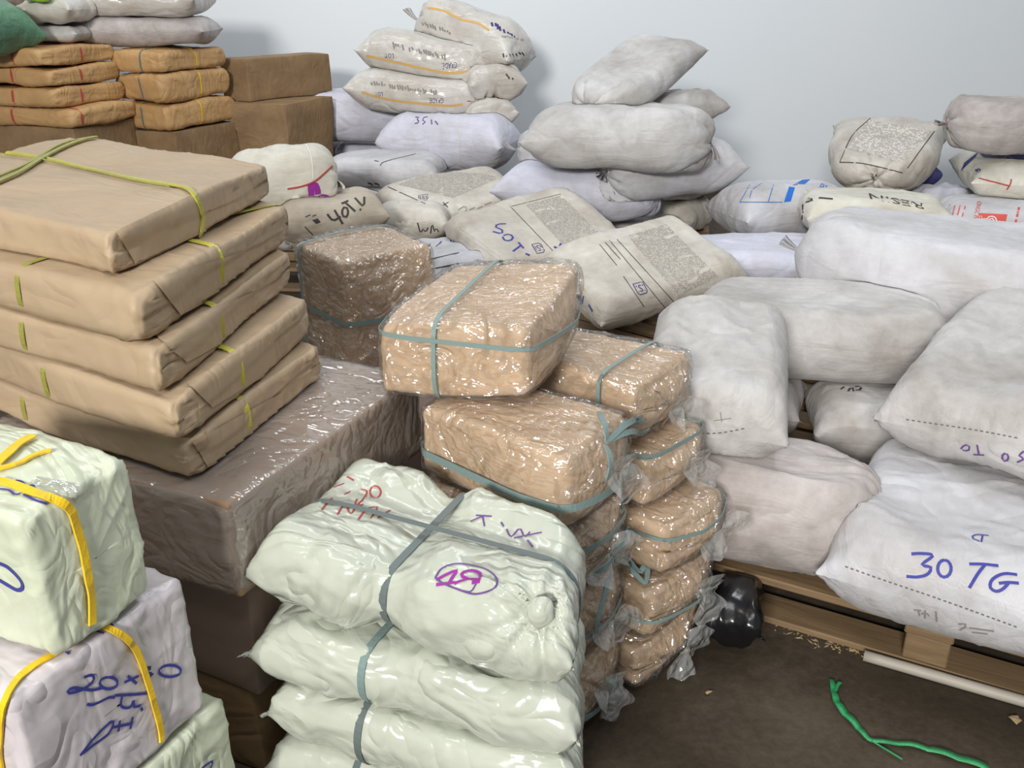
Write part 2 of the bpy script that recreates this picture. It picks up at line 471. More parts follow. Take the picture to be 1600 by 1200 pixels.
def soft_block(L, W, T, seed, r=.015, nu=84, nv=112, wr=.004, fold=.003, puff=.006, bulge=0.0):
    """rectangular bundle wrapped in a sheet: rounded edges, creases gathering at them, envelope folds on both ends"""
    rs = np.random.RandomState(seed)
    # section: rounded rectangle by arc length
    w, t = W / 2 - r, T / 2 - r
    c = []
    for cx, cy, a0 in ((w, t, 0), (-w, t, 90), (-w, -t, 180), (w, -t, 270)):
        for a in np.linspace(a0, a0 + 90, 7): c.append((cx + r * math.cos(math.radians(a)), cy + r * math.sin(math.radians(a))))
    c.append(c[0]); c = np.array(c)
    seg = np.linalg.norm(np.diff(c, axis=0), axis=1); cum = np.r_[0, np.cumsum(seg)]
    tt = np.linspace(0, cum[-1], nv, endpoint=False)
    ry, rz = np.interp(tt, cum, c[:, 0]), np.interp(tt, cum, c[:, 1])
    nc = max(6, int(nu * .14)); rows = []
    for q in range(nc): rows.append((L / 2 + bulge * (1 - (.02 + .98 * q / nc) ** 2), .02 + .98 * (q / nc), 0))
    for a in np.linspace(0, 90, 5): rows.append((L / 2 - r + r * math.cos(math.radians(a)), 1, -r + r * math.sin(math.radians(a))))
    half = rows; nm = nu - 2 * len(half)
    body = [(x, 1, 0) for x in np.linspace(-(L / 2 - r), L / 2 - r, nm + 2)[1:-1]]
    allr = [(-x, s, d) for x, s, d in half] + body + [(x, s, d) for x, s, d in half[::-1]]
    P = np.zeros((len(allr), nv, 3))
    for i, (x, s, d) in enumerate(allr):
        f = np.array([max(.001, (W / 2 - r + r + d) / (W / 2)), max(.001, (T / 2 + d) / (T / 2))]) if s == 1 else np.array([s, s]) * np.array([1 - r / (W / 2), 1 - r / (T / 2)])
        P[i, :, 0] = x; P[i, :, 1] = ry * f[0]; P[i, :, 2] = rz * f[1]
    n = normals_of(P); sg = 1.0 if ((n * P).sum(2)).mean() > 0 else -1.0
    n = n * sg
    dx, dy, dz = np.maximum(L / 2 - np.abs(P[..., 0]), 0), W / 2 - np.abs(P[..., 1]), T / 2 - np.abs(P[..., 2])
    D = np.sort(np.stack([dx, dy, dz], -1), -1)
    edge = np.exp(-np.maximum(D[..., 1], 0) / .045)          # near an edge two of the three distances vanish
    corner = np.exp(-np.maximum(D[..., 2], 0) / .06)
    h = wr * (.30 + .7 * edge + .8 * corner) * (ridges(P, rs, 25, 70) - .55)
    h += puff * (lowfreq(P, 1.0, rs, 9.0)) * .7
    # envelope folds on the end faces
    cap = dx < r * .8
    tri = np.clip((np.minimum(dz + .3 * T, 9) - dy) / .006, 0, 1) * np.clip(1 - 0 * dy, 0, 1)
    h -= np.where(cap, fold * tri, 0)
    h += np.where(cap, fold * .6 * np.clip((P[..., 2] - .12 * T * np.sin(P[..., 1] * 9 + seed)) / .005, 0, 1) * (1 - tri), 0)
    P = P + n * h[..., None]
    P[..., 2] -= .008 * corner * np.sign(P[..., 2] + 1e-9)
    return P

def grid_faces(nu, nv, flip=False):
    i, j = np.meshgrid(np.arange(nu - 1), np.arange(nv), indexing='ij')
    a = i * nv + j; b = i * nv + (j + 1) % nv; c = (i + 1) * nv + (j + 1) % nv; d = (i + 1) * nv + j
    F = np.stack([a, d, c, b] if flip else [a, b, c, d], 2).reshape(-1, 4)
    u0, u1 = i / (nu - 1), (i + 1) / (nu - 1); v0, v1 = j / nv, (j + 1) / nv
    q = [(u0, v0), (u1, v0), (u1, v1), (u0, v1)] if flip else [(u0, v0), (u0, v1), (u1, v1), (u1, v0)]
    UV = np.stack([np.stack(p, 2) for p in q], 2).reshape(-1, 4, 2)
    return F, UV

def volume_sign(P, F):
    v = 0.0
    a, b, c = P[F[:, 0]], P[F[:, 1]], P[F[:, 2]]
    return np.einsum('ij,ij->i', a - P.mean(0), np.cross(b - P.mean(0), c - P.mean(0))).sum()

def tail_rings(P, end, length, droop, rs, flare=.045, flat=.22):
    """loose fabric beyond a tie, fanned out and drooping"""
    ring = P[0] if end == 0 else P[-1]
    inner = P[2] if end == 0 else P[-3]
    c = ring.mean(0); d = c - inner.mean(0); d /= np.linalg.norm(d) + 1e-9
    base = ring - c
    th = np.arctan2(base[:, 2], base[:, 1]); out = []
    n = 7; pos = c.copy(); dirv = d.copy()
    k = rs.randint(4, 7); ph = rs.uniform(0, 6)
    for q in range(1, n + 1):
        f = q / n
        dirv = dirv + np.array([0, 0, droop * .35]); dirv /= np.linalg.norm(dirv)
        pos = pos + dirv * length / n
        side = np.cross(dirv, [0, 0, 1.0]); side /= np.linalg.norm(side) + 1e-9
        up = np.cross(side, dirv)
        rr = .012 + flare * f ** 1.3 * (1 + .35 * np.sin(k * th + ph))
        out.append(pos + (np.cos(th) * rr)[:, None] * side + (np.sin(th) * rr * flat)[:, None] * up)
    out = np.array(out)
    return np.concatenate([out[::-1], P], 0) if end == 0 else np.concatenate([P, out], 0)

# contact: every new body yields where it would sink into the ones already there
BODIES = []
def conform(vs, skip=()):
    lo, hi = vs.min(0), vs.max(0)
    for nm, tree, a, b in BODIES:
        if nm in skip or (a > hi).any() or (b < lo).any(): continue
        m = ((vs > a) & (vs < b)).all(1)
        for i in np.nonzero(m)[0]:
            loc, nor, idx, dist = tree.find_nearest(Vector(vs[i]), .14)
            if loc is None: continue
            p = Vector(vs[i])
            if (p - loc).dot(nor) < .0015:
                q = loc + nor * .003
                vs[i] = q
    vs[:, 2] = np.maximum(vs[:, 2], .003)
    return vs
def register(nm, vs, faces):
    tree = BVHTree.FromPolygons([Vector(v) for v in vs], [tuple(int(i) for i in f) for f in faces])
    BODIES.append((nm, tree, vs.min(0), vs.max(0)))
    SURF[nm] = tree
SURF = {}      # body name -> surface tree, for draping print and string
OBJ = {}       # body name -> scene object that owns its parts

# ------------------------------------------------------------------ generic shapes
def box_mesh(quad, z0, z1, rs, bev=.006, n=10, nz=5, wob=.003, tilt=None):
    """soft-edged block standing on a four-cornered footprint (near, right, back, left order, anticlockwise)"""
    q = [np.array(p, float) for p in quad]
    faces_pts = []; F = []; V = []; key = {}
    def fmap(a, b, c):
        # a, b in [-1,1] over the footprint, c in [-1,1] up
        h = 1.0
        u, v = (a + 1) / 2, (b + 1) / 2
        p = (1 - u) * (1 - v) * q[0] + u * (1 - v) * q[1] + u * v * q[2] + (1 - u) * v * q[3]
        return np.array([p[0], p[1], z0 + (z1 - z0) * (c + 1) / 2])
    def lin(k): 
        t = np.linspace(-1, 1, k + 1); return np.r_[-1, -1 + bev * 8, t[1:-1], 1 - bev * 8, 1] if False else t
    A, Bv, C = lin(n), lin(n), lin(nz)
    def vid(a, b, c):
        kk = (round(a, 5), round(b, 5), round(c, 5))
        if kk not in key:
            key[kk] = len(V); V.append(fmap(a, b, c))
        return key[kk]
    def face(X, Y, fn):
        for i in range(len(X) - 1):
            for j in range(len(Y) - 1):
                F.append([vid(*fn(X[i], Y[j])), vid(*fn(X[i + 1], Y[j])), vid(*fn(X[i + 1], Y[j + 1])), vid(*fn(X[i], Y[j + 1]))])
    face(A, Bv, lambda a, b: (a, b, 1)); face(Bv, A, lambda b, a: (a, b, -1))
    face(A, C, lambda a, c: (a, -1, c)); face(C, A, lambda c, a: (a, 1, c))
    face(Bv, C, lambda b, c: (1, b, c)); face(C, Bv, lambda c, b: (-1, b, c))
    V = np.array(V)
    V += (lowfreq(V, wob, rs, 9.0)[:, None]) * np.array([1, 1, .5])
    return V, F

def add_bevel(o, w, seg=2):
    m = o.modifiers.new('soft_edges', 'BEVEL'); m.width = w; m.segments = seg; m.limit_method = 'ANGLE'; m.angle_limit = math.radians(40)

def quad_from(cx, cy, L, W, yaw):
    R = rotm(yaw)[:2, :2]
    return [np.array([cx, cy]) + R @ np.array(p) for p in ((-L / 2, -W / 2), (L / 2, -W / 2), (L / 2, W / 2), (-L / 2, W / 2))]

def ribbon(path, nrm, width, off=.0015, thick=0.0):
    """flat strip along a path, facing along nrm"""
    path = np.asarray(path, float); nrm = np.asarray(nrm, float); n = len(path)
    tan = np.gradient(path, axis=0); tan /= np.linalg.norm(tan, axis=1, keepdims=True) + 1e-9
    side = np.cross(tan, nrm); side /= np.linalg.norm(side, axis=1, keepdims=True) + 1e-9
    w = np.broadcast_to(np.asarray(width, float), (n,))[:, None]
    P = path + nrm * off
    if thick:
        V = np.concatenate([P + side * w / 2, P - side * w / 2, P - side * w / 2 + nrm * thick, P + side * w / 2 + nrm * thick])
        F = []
        for i in range(n - 1):
            for k in range(4):
                a = k * n + i; b = ((k + 1) % 4) * n + i
                F.append([a, a + 1, b + 1, b])
        F += [[0, n, 2 * n, 3 * n], [n - 1, 4 * n - 1, 3 * n - 1, 2 * n - 1]]
        return V, F
    V = np.concatenate([P + side * w / 2, P - side * w / 2])
    F = [[i, i + 1, n + i + 1, n + i] for i in range(n - 1)]
    return V, F

def tube(path, r, k=6):
    path = np.asarray(path, float); n = len(path)
    tan = np.gradient(path, axis=0); tan /= np.linalg.norm(tan, axis=1, keepdims=True) + 1e-9
    up = np.array([.13, .31, .94]); V = []
    for i in range(n):
        s = np.cross(tan[i], up); s /= np.linalg.norm(s) + 1e-9; u = np.cross(s, tan[i])
        rr = r[i] if hasattr(r, '__len__') else r
        for j in range(k):
            a = 2 * math.pi * j / k; V.append(path[i] + rr * (math.cos(a) * s + math.sin(a) * u))
    F = [[i * k + j, (i + 1) * k + j, (i + 1) * k + (j + 1) % k, i * k + (j + 1) % k] for i in range(n - 1) for j in range(k)]
    F += [list(range(k))[::-1], [(n - 1) * k + j for j in range(k)]]
    return np.array(V), F

def spline(pts, n=8):
    """Catmull-Rom through the points"""
    p = [np.asarray(q, float) for q in pts]
    if len(p) < 3: return np.array([p[0] + (p[1] - p[0]) * t for t in np.linspace(0, 1, n + 1)])
    p = [2 * p[0] - p[1]] + p + [2 * p[-1] - p[-2]]; out = []
    for i in range(1, len(p) - 2):
        a, b, c, d = p[i - 1:i + 3]
        for t in np.arange(n) / n:
            out.append(.5 * (2 * b + (c - a) * t + (2 * a - 5 * b + 4 * c - d) * t * t + (3 * b - a - 3 * c + d) * t ** 3))
    out.append(p[-2]); return np.array(out)

def hull2(pts):
    pts = sorted(set((round(float(a), 5), round(float(b), 5)) for a, b in pts))
    def half(ps):
        h = []
        for p in ps:
            while len(h) > 1 and (h[-1][0] - h[-2][0]) * (p[1] - h[-2][1]) - (h[-1][1] - h[-2][1]) * (p[0] - h[-2][0]) <= 0: h.pop()
            h.append(p)
        return h
    a, b = half(pts), half(pts[::-1]); return np.array(a[:-1] + b[:-1])

def strap_loop(vs, faces, origin, normal, width, thick=.0012, off=.001, step=.012, hull=True):
    """taut band round a body: the outline of its section by a plane"""
    n = np.asarray(normal, float); n /= np.linalg.norm(n)
    d = (vs - origin) @ n
    pts = []
    for f in faces:
        for a, b in zip(f, list(f[1:]) + [f[0]]):
            if a < b and d[a] * d[b] < 0 or (a > b and d[a] * d[b] < 0):
                t = d[a] / (d[a] - d[b]); pts.append(vs[a] + t * (vs[b] - vs[a]))
    pts = np.array(pts)
    ref = np.array([0, 0, 1.0]) if abs(n[2]) < .8 else np.array([1.0, 0, 0])
    e1 = np.cross(n, ref); e1 /= np.linalg.norm(e1); e2 = np.cross(n, e1)
    h = hull2(np.stack([(pts - origin) @ e1, (pts - origin) @ e2], 1))
    h = np.r_[h, h[:1]]
    seg = np.linalg.norm(np.diff(h, axis=0), axis=1); cum = np.r_[0, np.cumsum(seg)]
    k = max(24, int(cum[-1] / step)); t = np.linspace(0, cum[-1], k, endpoint=False)
    c = np.stack([np.interp(t, cum, h[:, 0]), np.interp(t, cum, h[:, 1])], 1)
    for _ in range(2): c = .5 * c + .25 * (np.roll(c, 1, 0) + np.roll(c, -1, 0))
    tg = np.roll(c, -1, 0) - np.roll(c, 1, 0); nn = np.stack([tg[:, 1], -tg[:, 0]], 1); nn /= np.linalg.norm(nn, axis=1, keepdims=True) + 1e-9
    if (nn * (c - c.mean(0))).sum() < 0: nn = -nn
    c = c + nn * off
    m = len(c)
    P = origin + c[:, :1] * e1 + c[:, 1:] * e2; N = nn[:, :1] * e1 + nn[:, 1:] * e2
    V = np.concatenate([P + n * width / 2, P - n * width / 2, P - n * width / 2 + N * thick, P + n * width / 2 + N * thick])
    F = []
    for i in range(m):
        j = (i + 1) % m
        for q in range(4):
            a = q * m; b = ((q + 1) % 4) * m
            F.append([a + i, a + j, b + j, b + i])
    return V, F

# ------------------------------------------------------------------ draping marks: ink, print and string laid on the surface they are seen on
_ct, _st = math.cos(TILT), math.sin(TILT)
def ray(u, v):
    a, b = (u - 800) / FOC, (v - 600) / FOC
    return Vector((a, _ct - b * _st, -_st - b * _ct)).normalized()
def hit(body, u, v):
    loc, nor, idx, dist = SURF[body].ray_cast(Vector((0, 0, EYE)), ray(u, v))
    if loc is None: return None
    if nor.dot(ray(u, v)) > 0: nor = -nor
    return np.array(loc), np.array(nor)

def drape(body, pts, width, mat, name='handwriting', off=.0015, thick=0, curve=True, label=None, step=5.0):
    """stroke(s) following the surface of a body; pts = one polyline or a list of them"""
    strokes = pts if isinstance(pts[0][0], (tuple, list)) else [pts]
    VV, FF = [], []; base = 0
    for st in strokes:
        q = spline(st, 6) if curve and len(st) > 2 else np.asarray(st, float)
        seg = np.linalg.norm(np.diff(q, axis=0), axis=1); cum = np.r_[0, np.cumsum(seg)]
        if cum[-1] < 1e-6: continue
        k = max(3, int(cum[-1] / step) + 1); t = np.linspace(0, cum[-1], k)
        q = np.stack([np.interp(t, cum, q[:, 0]), np.interp(t, cum, q[:, 1])], 1)
        run = []
        def flush():
            nonlocal base
            if len(run) > 1:
                P = np.array([r[0] for r in run]); N = np.array([r[1] for r in run])
                for _ in range(2):
                    if len(N) > 2: N[1:-1] = (N[:-2] + N[1:-1] + N[2:]) / 3
                N /= np.linalg.norm(N, axis=1, keepdims=True)
                v, f = ribbon(P, N, width, off, thick)
                VV.append(v); FF.extend([[i + base for i in g] for g in f]); base += len(v)
            run.clear()
        for u, v in q:
            h = hit(body, u, v)
            if h is None: flush(); continue
            if run and np.linalg.norm(run[-1][0] - h[0]) > .08: flush()
            run.append(h)
        flush()
    if not VV: return None
    o = link_mesh(name, np.concatenate(VV), FF, mat, OBJ[body], smooth=False)
    if label: o['label'] = label
    return o

def patch(body, quad, mat, name='printed_panel', n=14, off=.001, label=None):
    """printed area with corners quad (four points), following the surface"""
    q = [np.array(p, float) for p in quad]; ids = {}; V = []; F = []; UV = []
    for i in range(n + 1):
        for j in range(n + 1):
            a, b = i / n, j / n
            p = (1 - a) * (1 - b) * q[0] + a * (1 - b) * q[1] + a * b * q[2] + (1 - a) * b * q[3]
            h = hit(body, *p)
            if h is not None: ids[i, j] = len(V); V.append(h[0] + h[1] * off)
    for i in range(n):
        for j in range(n):
            c = [(i, j), (i + 1, j), (i + 1, j + 1), (i, j + 1)]
            if all(k in ids for k in c):
                p = [V[ids[k]] for k in c]
                if max(np.linalg.norm(p[0] - p[2]), np.linalg.norm(p[1] - p[3])) < .14:
                    F.append([ids[k] for k in c]); UV.append([(k[0] / n, k[1] / n) for k in c])
    if not F: return None
    o = link_mesh(name, V, F, mat, OBJ[body], uvs=np.array(UV).reshape(-1, 2))
    if label: o['label'] = label
    return o

def lettering(body, text, org, ex, ey, mat, name='printed_text', off=.0016, label=None, mirror=False):
    """printed words: org = lower-left corner, ex = run of the whole word, ey = letter height (both as seen)"""
    cu = bpy.data.curves.new('letters', 'FONT'); cu.body = text; cu.resolution_u = 2
    ob = bpy.data.objects.new('letters', cu)
    COL.objects.link(ob)
    dg = bpy.context.evaluated_depsgraph_get()
    me = bpy.data.meshes.new_from_object(ob.evaluated_get(dg))
    vs = np.array([v.co[:] for v in me.vertices]); fs = [list(p.vertices) for p in me.polygons]
    bpy.data.objects.remove(ob); bpy.data.meshes.remove(me); bpy.data.curves.remove(cu)
    if not len(vs): return
    lo, hi = vs.min(0), vs.max(0)
    V = []; ok = []
    for v in vs:
        a = (v[0] - lo[0]) / (hi[0] - lo[0]); b = (v[1] - lo[1]) / (hi[1] - lo[1] + 1e-9)
        h = hit(body, org[0] + a * ex[0] + b * ey[0], org[1] + a * ex[1] + b * ey[1])
        ok.append(h is not None); V.append(h[0] + h[1] * off if h is not None else np.zeros(3))
    F = [f for f in fs if all(ok[i] for i in f)]
    if not F: return None
    used = sorted(set(i for f in F for i in f)); mp = {k: i for i, k in enumerate(used)}
    o = link_mesh(name, [V[i] for i in used], [[mp[i] for i in f] for f in F], mat, OBJ[body], smooth=False)
    if label: o['label'] = label
    return o

# ------------------------------------------------------------------ the setting
def struct(o): o['kind'] = 'structure'; return o
k = NT('concrete_floor')
ob = k.coords('Object')
f = k.math('ADD', k.noise(ob, 2.2, 7, .65, .5), k.math('MULTIPLY', k.noise(ob, 45, 5, .7), .45))
k.col(k.ramp(f, [(.45, (.027, .020, .014)), (.72, (.055, .042, .029)), (.95, (.092, .073, .052))]))
k.rough(.85); k.spec(.15); k.norm(k.bump(k.noise(ob, 90, 5, .7), .35, .004)); M['floor'] = k.m
k = NT('painted_wall')
ob = k.coords('Object')
k.col(k.mix(k.noise(ob, .9, 4, .5), (.73, .785, .835), (.80, .825, .845))); k.rough(.75); k.spec(.15)
k.norm(k.bump(k.noise(ob, 30, 4), .05, .004)); M['wall'] = k.m
def slab(name, x0, x1, y0, y1, z0, z1, mat):
    V = [(x, y, z) for z in (z0, z1) for x, y in ((x0, y0), (x1, y0), (x1, y1), (x0, y1))]
    F = [[3, 2, 1, 0], [4, 5, 6, 7], [0, 1, 5, 4], [1, 2, 6, 5], [2, 3, 7, 6], [3, 0, 4, 7]]
    return struct(link_mesh(name, V, F, mat, smooth=False))
slab('floor', -5.5, 6.5, -4, 7.3, -.1, 0, M['floor'])
slab('wall_back', -5.5, 6.5, 7.15, 7.3, 0, 4.2, M['wall'])

# ------------------------------------------------------------------ pallets
def pallet(name, cx, cy, yaw, L, W, label, nb=7, z=0.0):
    R = rotm(yaw); loc = np.array([cx, cy, z])
    root = empty(name, loc, label, 'pallet', 'wooden pallets under the sacks', R)
    def bx(nm, x0, x1, y0, y1, z0, z1):
        rs = np.random.RandomState(int(abs(x0 * 917 + y0 * 331 + z0 * 77)) + 3)
        V, F = box_mesh([(x0, y0), (x1, y0), (x1, y1), (x0, y1)], z0, z1, rs, n=3, nz=1, wob=.0012)
        o = link_mesh(nm, V @ R.T + loc, F, M['wood'], root, smooth=False); add_bevel(o, .003, 1); return V @ R.T + loc, F
    w = .095
    gap = (W - w) / (nb - 1)
    for i in range(nb):
        y = -W / 2 + i * gap
        V, F = bx('deck_board', -L / 2, L / 2, y, y + w, .105, .125)
        if name + root.name not in SURF: pass
    for x in (-L / 2, -.05, L / 2 - .1):
        bx('stringer_board', x, x + .1, -W / 2, W / 2, .085, .1045)
        for y in (-W / 2 + .002, -.05, W / 2 - .102):
            bx('block', x + .004, x + .096, y, y + .1, .0185, .0845)
    for y in (-W / 2, -.05, W / 2 - .1):
        bx('bottom_board', -L / 2 + .003, L / 2 - .003, y, y + .1, .001, .018)
    return root
pallet('wooden_pallet', 1.155, 2.10, -28.5, 1.22, 1.0, 'wooden pallet in front under the sack lettered 30 TG')
pallet('wooden_pallet', 1.75, 3.12, -28.5, 1.3, 1.1, 'wooden pallet behind the front one, in the gap between the white sacks')
pallet('wooden_pallet', .40, 3.72, -40, 1.2, .95, 'wooden pallet under the two grey printed sacks lettered 50 T')
pallet('wooden_pallet', .57, 5.28, -10, 1.12, 1.1, 'wooden pallet under the tall stack of white sacks by the wall')
pallet('wooden_pallet', -.86, 5.12, -4, 1.5, 1.3, 'wooden pallet under the printed sacks in the middle')
pallet('wooden_pallet', -.53, 6.46, -2, 1.15, 1.0, 'wooden pallet under the leaning stack of sacks with orange stripes')
pallet('wooden_pallet', 2.0, 4.72, -8, 1.4, 1.1, 'wooden pallet under the sacks with blue print by the right wall')

# ------------------------------------------------------------------ sacks
POSE = dict(
    S40=(0.604, 1.957, 0.271, 0.544, 0.337, 0.282, -25, 0, 0),
    S44=(1.04, 1.827, 0.25, 0.655, 0.528, 0.24, 60, 0, 0),
    S43=(1.284, 2.193, 0.494, 0.754, 0.433, 0.22, 50, 8, 0),
    S39=(0.519, 2.182, 0.499, 0.556, 0.355, 0.24, 76, 10, 0),
    S38=(0.933, 2.699, 0.444, 0.742, 0.46, 0.248, -18, 0, 0),
    S41=(1.136, 2.461, 0.233, 0.509, 0.315, 0.205, -12, 0, 0),
    S42=(0.801, 2.61, 0.23, 0.249, 0.203, 0.2, 70, 0, 0),
    S36=(1.451, 2.917, 0.538, 1.022, 0.634, 0.341, -26, -3, 0),
    S37=(1.201, 4.271, 0.226, 0.809, 0.501, 0.192, 0, 0, 0),
    S29=(1.407, 4.822, 0.345, 0.672, 0.417, 0.29, 18, 0, 0),
    S30=(1.753, 4.5, 0.401, 0.669, 0.415, 0.202, -8, 0, 0),
    S31=(2.043, 5.184, 0.577, 0.731, 0.633, 0.22, 66, 14, 0),
    S35=(2.492, 4.52, 0.358, 0.736, 0.456, 0.216, -12, 0, 0),
    S33=(2.65, 4.843, 0.53, 0.705, 0.62, 0.22, 75, 0, 0),
    S32=(2.466, 4.682, 0.794, 0.653, 0.405, 0.267, -8, 0, 0),
    S34=(2.274, 5.296, 0.451, 0.253, 0.157, 0.182, 0, 0, 0),
    S45=(2.326, 5.016, 0.371, 0.295, 0.183, 0.142, 0, 0, 0),
    S46=(2.606, 4.492, 0.219, 0.577, 0.358, 0.138, -10, 0, 0),
    S28=(0.666, 5.061, 0.195, 0.532, 0.33, 0.13, -15, 0, 0),
    S27=(0.949, 5.287, 0.231, 0.337, 0.4, 0.202, 50, 0, 0),
    S25=(0.379, 5.016, 0.414, 0.854, 0.53, 0.288, -22, 0, 0),
    S26=(0.96, 5.248, 0.395, 0.438, 0.271, 0.15, 40, 0, 0),
    S24=(0.797, 4.927, 0.555, 0.736, 0.456, 0.311, 25, 0, 0),
    S23=(0.264, 5.197, 0.586, 0.467, 0.289, 0.232, -10, 0, 0),
    S22=(0.55, 4.796, 0.731, 0.926, 0.574, 0.323, -15, 0, 0),
    S21=(0.915, 5.224, 0.816, 0.442, 0.274, 0.191, 25, 0, 0),
    S20=(0.622, 5.091, 0.984, 0.818, 0.455, 0.19, 52, 19, 4),
    S8a=(-1.326, 6.795, 0.358, 0.437, 0.271, 0.156, 0, 0, 0),
    S8b=(-0.909, 6.669, 0.36, 0.621, 0.385, 0.161, 0, 0, 0),
    S6=(-1.124, 6.465, 0.621, 0.759, 0.471, 0.341, 5, 0, 0),
    S7=(-0.386, 6.009, 0.528, 0.811, 0.503, 0.356, -18, 0, 0),
    S3=(-0.569, 6.241, 0.789, 0.88, 0.545, 0.262, -12, -6, 0),
    S2=(-0.52, 6.396, 0.985, 0.878, 0.544, 0.312, -14, -9, 0),
    S1=(-0.262, 6.441, 1.104, 0.776, 0.481, 0.398, -25, -16, 0),
    S4=(-0.114, 6.12, 0.86, 0.37, 0.229, 0.24, 20, 0, 0),
    S5=(-0.139, 6.051, 0.693, 0.322, 0.2, 0.187, 20, 0, 0),
    S10=(-1.117, 4.554, 0.54, 0.531, 0.329, 0.36, 20, 0, 0),
    S12=(-1.046, 4.572, 0.299, 0.353, 0.219, 0.198, 0, 0, 0),
    S11=(-0.908, 4.571, 0.375, 0.544, 0.337, 0.231, 22, 0, 0),
    S13=(-0.531, 4.928, 0.257, 0.398, 0.247, 0.214, -5, 0, 0),
    S15=(-0.846, 5.684, 0.236, 0.646, 0.401, 0.212, -15, 0, 0),
    S9=(-0.764, 5.701, 0.39, 0.692, 0.429, 0.22, -8, 0, 0),
    S16=(-0.962, 5.725, 0.366, 0.273, 0.169, 0.212, 0, 0, 0),
    S14=(-0.357, 5.207, 0.303, 0.72, 0.493, 0.2, 20, 8, 16),
    S17=(-0.28, 4.203, 0.24, 0.344, 0.542, 0.16, 20, 0, 0),
    S18=(0.102, 4.332, 0.331, 0.706, 0.553, 0.18, 28, 8, 16),
    S19=(0.534, 3.751, 0.328, 0.717, 0.522, 0.18, 28, 8, 16),
    K4=(0.003, 1.574, 0.573, 0.405, 0.146, 0.165, -27, 0, 0),
    K2=(-0.078, 1.884, 0.743, 0.269, 0.465, 0.165, -27, 0, 0),
    K3=(0.168, 1.648, 0.743, 0.191, 0.146, 0.165, -27, 0, 0),
    K5=(0.236, 1.628, 0.573, 0.18, 0.146, 0.165, -27, 0, 0),
    K7=(0.289, 1.554, 0.403, 0.171, 0.146, 0.165, -27, 0, 0),
    K1=(-0.486, 2.683, 0.501, 0.306, 0.36, 0.401, -40, 0, 0),
    C1=(-0.476, 1.522, 0.545, 0.308, 0.361, 0.25, 65, 0, 0),
    P1=(-0.161, 1.371, 0.5, 0.585, 0.543, 0.16, -12, 0, 0),
    W1=(-0.645, 1.032, 0.73, 0.15, 0.272, 0.22, 68, 0, 0),
    R1=(-0.797, 1.918, 1.01, 0.893, 0.203, 0.08, 72, 0, 0),
    A1=(-2.519, 5.012, 1.08, 0.308, 1.23, 0.16, 60, 0, 0),
    B1=(-1.849, 5.387, 0.93, 0.693, 0.203, 0.16, 62, 0, 0),
)


SACK_GROUP = None
def sack(key, name, mat, label, ends=('sewn', 'sewn'), tails=(0, 0), droop=-.6, seed=None, tie='tie', cat='sack', group='filled sacks piled by the wall',
         big=False, skip=(), full=1.0, sag=0.0, flare=.04, flat_end=True):
    x, y, z, L, W, T, yaw, pitch, roll = POSE[key]
    seed = seed if seed is not None else sum(map(ord, key)) * 7 + 3
    nu, nv = (84, 112) if big else ((54, 72) if L > .45 else (40, 56))
    P = bag(L, W, T, ends, seed, nu, nv, steps=110 if big else 80, full=full)
    if sag:
        P[..., 2] -= sag * (np.abs(P[..., 0]) / (L / 2)) ** 2.2
    rs = np.random.RandomState(seed + 1)
    rings = {}
    for e in (0, 1):
        if ends[e] == 'tied': rings[e] = (P[0] if e == 0 else P[-1]).copy()
    for e in (0, 1):
        if ends[e] == 'tied' and tails[e]: P = tail_rings(P, e, tails[e], droop, rs, flare)
    nuu = P.shape[0]
    F, UV = grid_faces(nuu, nv)
    V = P.reshape(-1, 3)
    if volume_sign(V, F) < 0: F, UV = grid_faces(nuu, nv, True)
    F = [list(f) for f in F]; UVl = UV.reshape(-1, 2)
    R = rotm(yaw, pitch, roll); c = np.array([x, y, z])
    Vw = V @ R.T + c
    Vw = conform(Vw, skip)
    base = np.array([x, y, Vw[:, 2].min()])
    o = link_mesh(name, Vw, F, M[mat], uvs=UVl, loc=base, R=rotm(yaw))
    tag(o, label, cat, group)
    OBJ[key] = o
    register(key, Vw, F)
    for e, r in rings.items():
        if tie is None: continue
        cc = r.mean(0); d = r - cc; d[:, 0] = 0
        th = np.linspace(0, 2 * np.pi, 17)
        ax = (P[3] if e == 0 else P[-4]).mean(0) - cc
        path = np.stack([0 * th + cc[0], cc[1] + .019 * np.cos(th), cc[2] + .019 * np.sin(th)], 1)
        v, f = tube(path @ R.T + c, .0042, 6)
        link_mesh('tie_string', v, f, M[tie], o)
    return o

GB = 'white sacks stacked on the front pallet'
sack('S41', 'woven_sack', 'grey', 'dusty white sack tucked low in the dark gap, with torn left end', ('sewn', 'sewn'), group=GB)
sack('S42', 'woven_sack', 'grey', 'small visible side of a white sack with a blue mark, deep in the gap', group=GB)
sack('S40', 'woven_sack', 'dusty', 'brownish dusty white sack lying at the front left of the pallet', ('sewn', 'tied'), (0, .06), big=True, group=GB)
sack('S44', 'woven_sack', 'white', 'white woven sack lettered 30 TG in blue, nearest on the front pallet', big=True, group=GB)
sack('S38', 'woven_sack', 'grey', 'long dusty white sack with creased right end, above the dark gap', ('sewn', 'tied'), (0, .04), big=True, group=GB)
sack('S39', 'woven_sack', 'grey', 'upright leaning white sack with a stitched hem, right of the kraft bundles', big=True, group=GB)
sack('S43', 'woven_sack', 'grey', 'white sack with upside-down 30 TG, at the right edge on top of another', big=True, group=GB)
GR = 'white sacks piled at the right'
sack('S37', 'woven_sack', 'lilac', 'flat lilac white sack behind the two grey printed sacks', group=GR)
sack('S46', 'woven_sack', 'grey', 'grey sack edge under the red printed sack at the right', group=GR)
sack('S29', 'woven_sack', 'white', 'white sack with blue stripe and blue sideways lettering', group=GR)
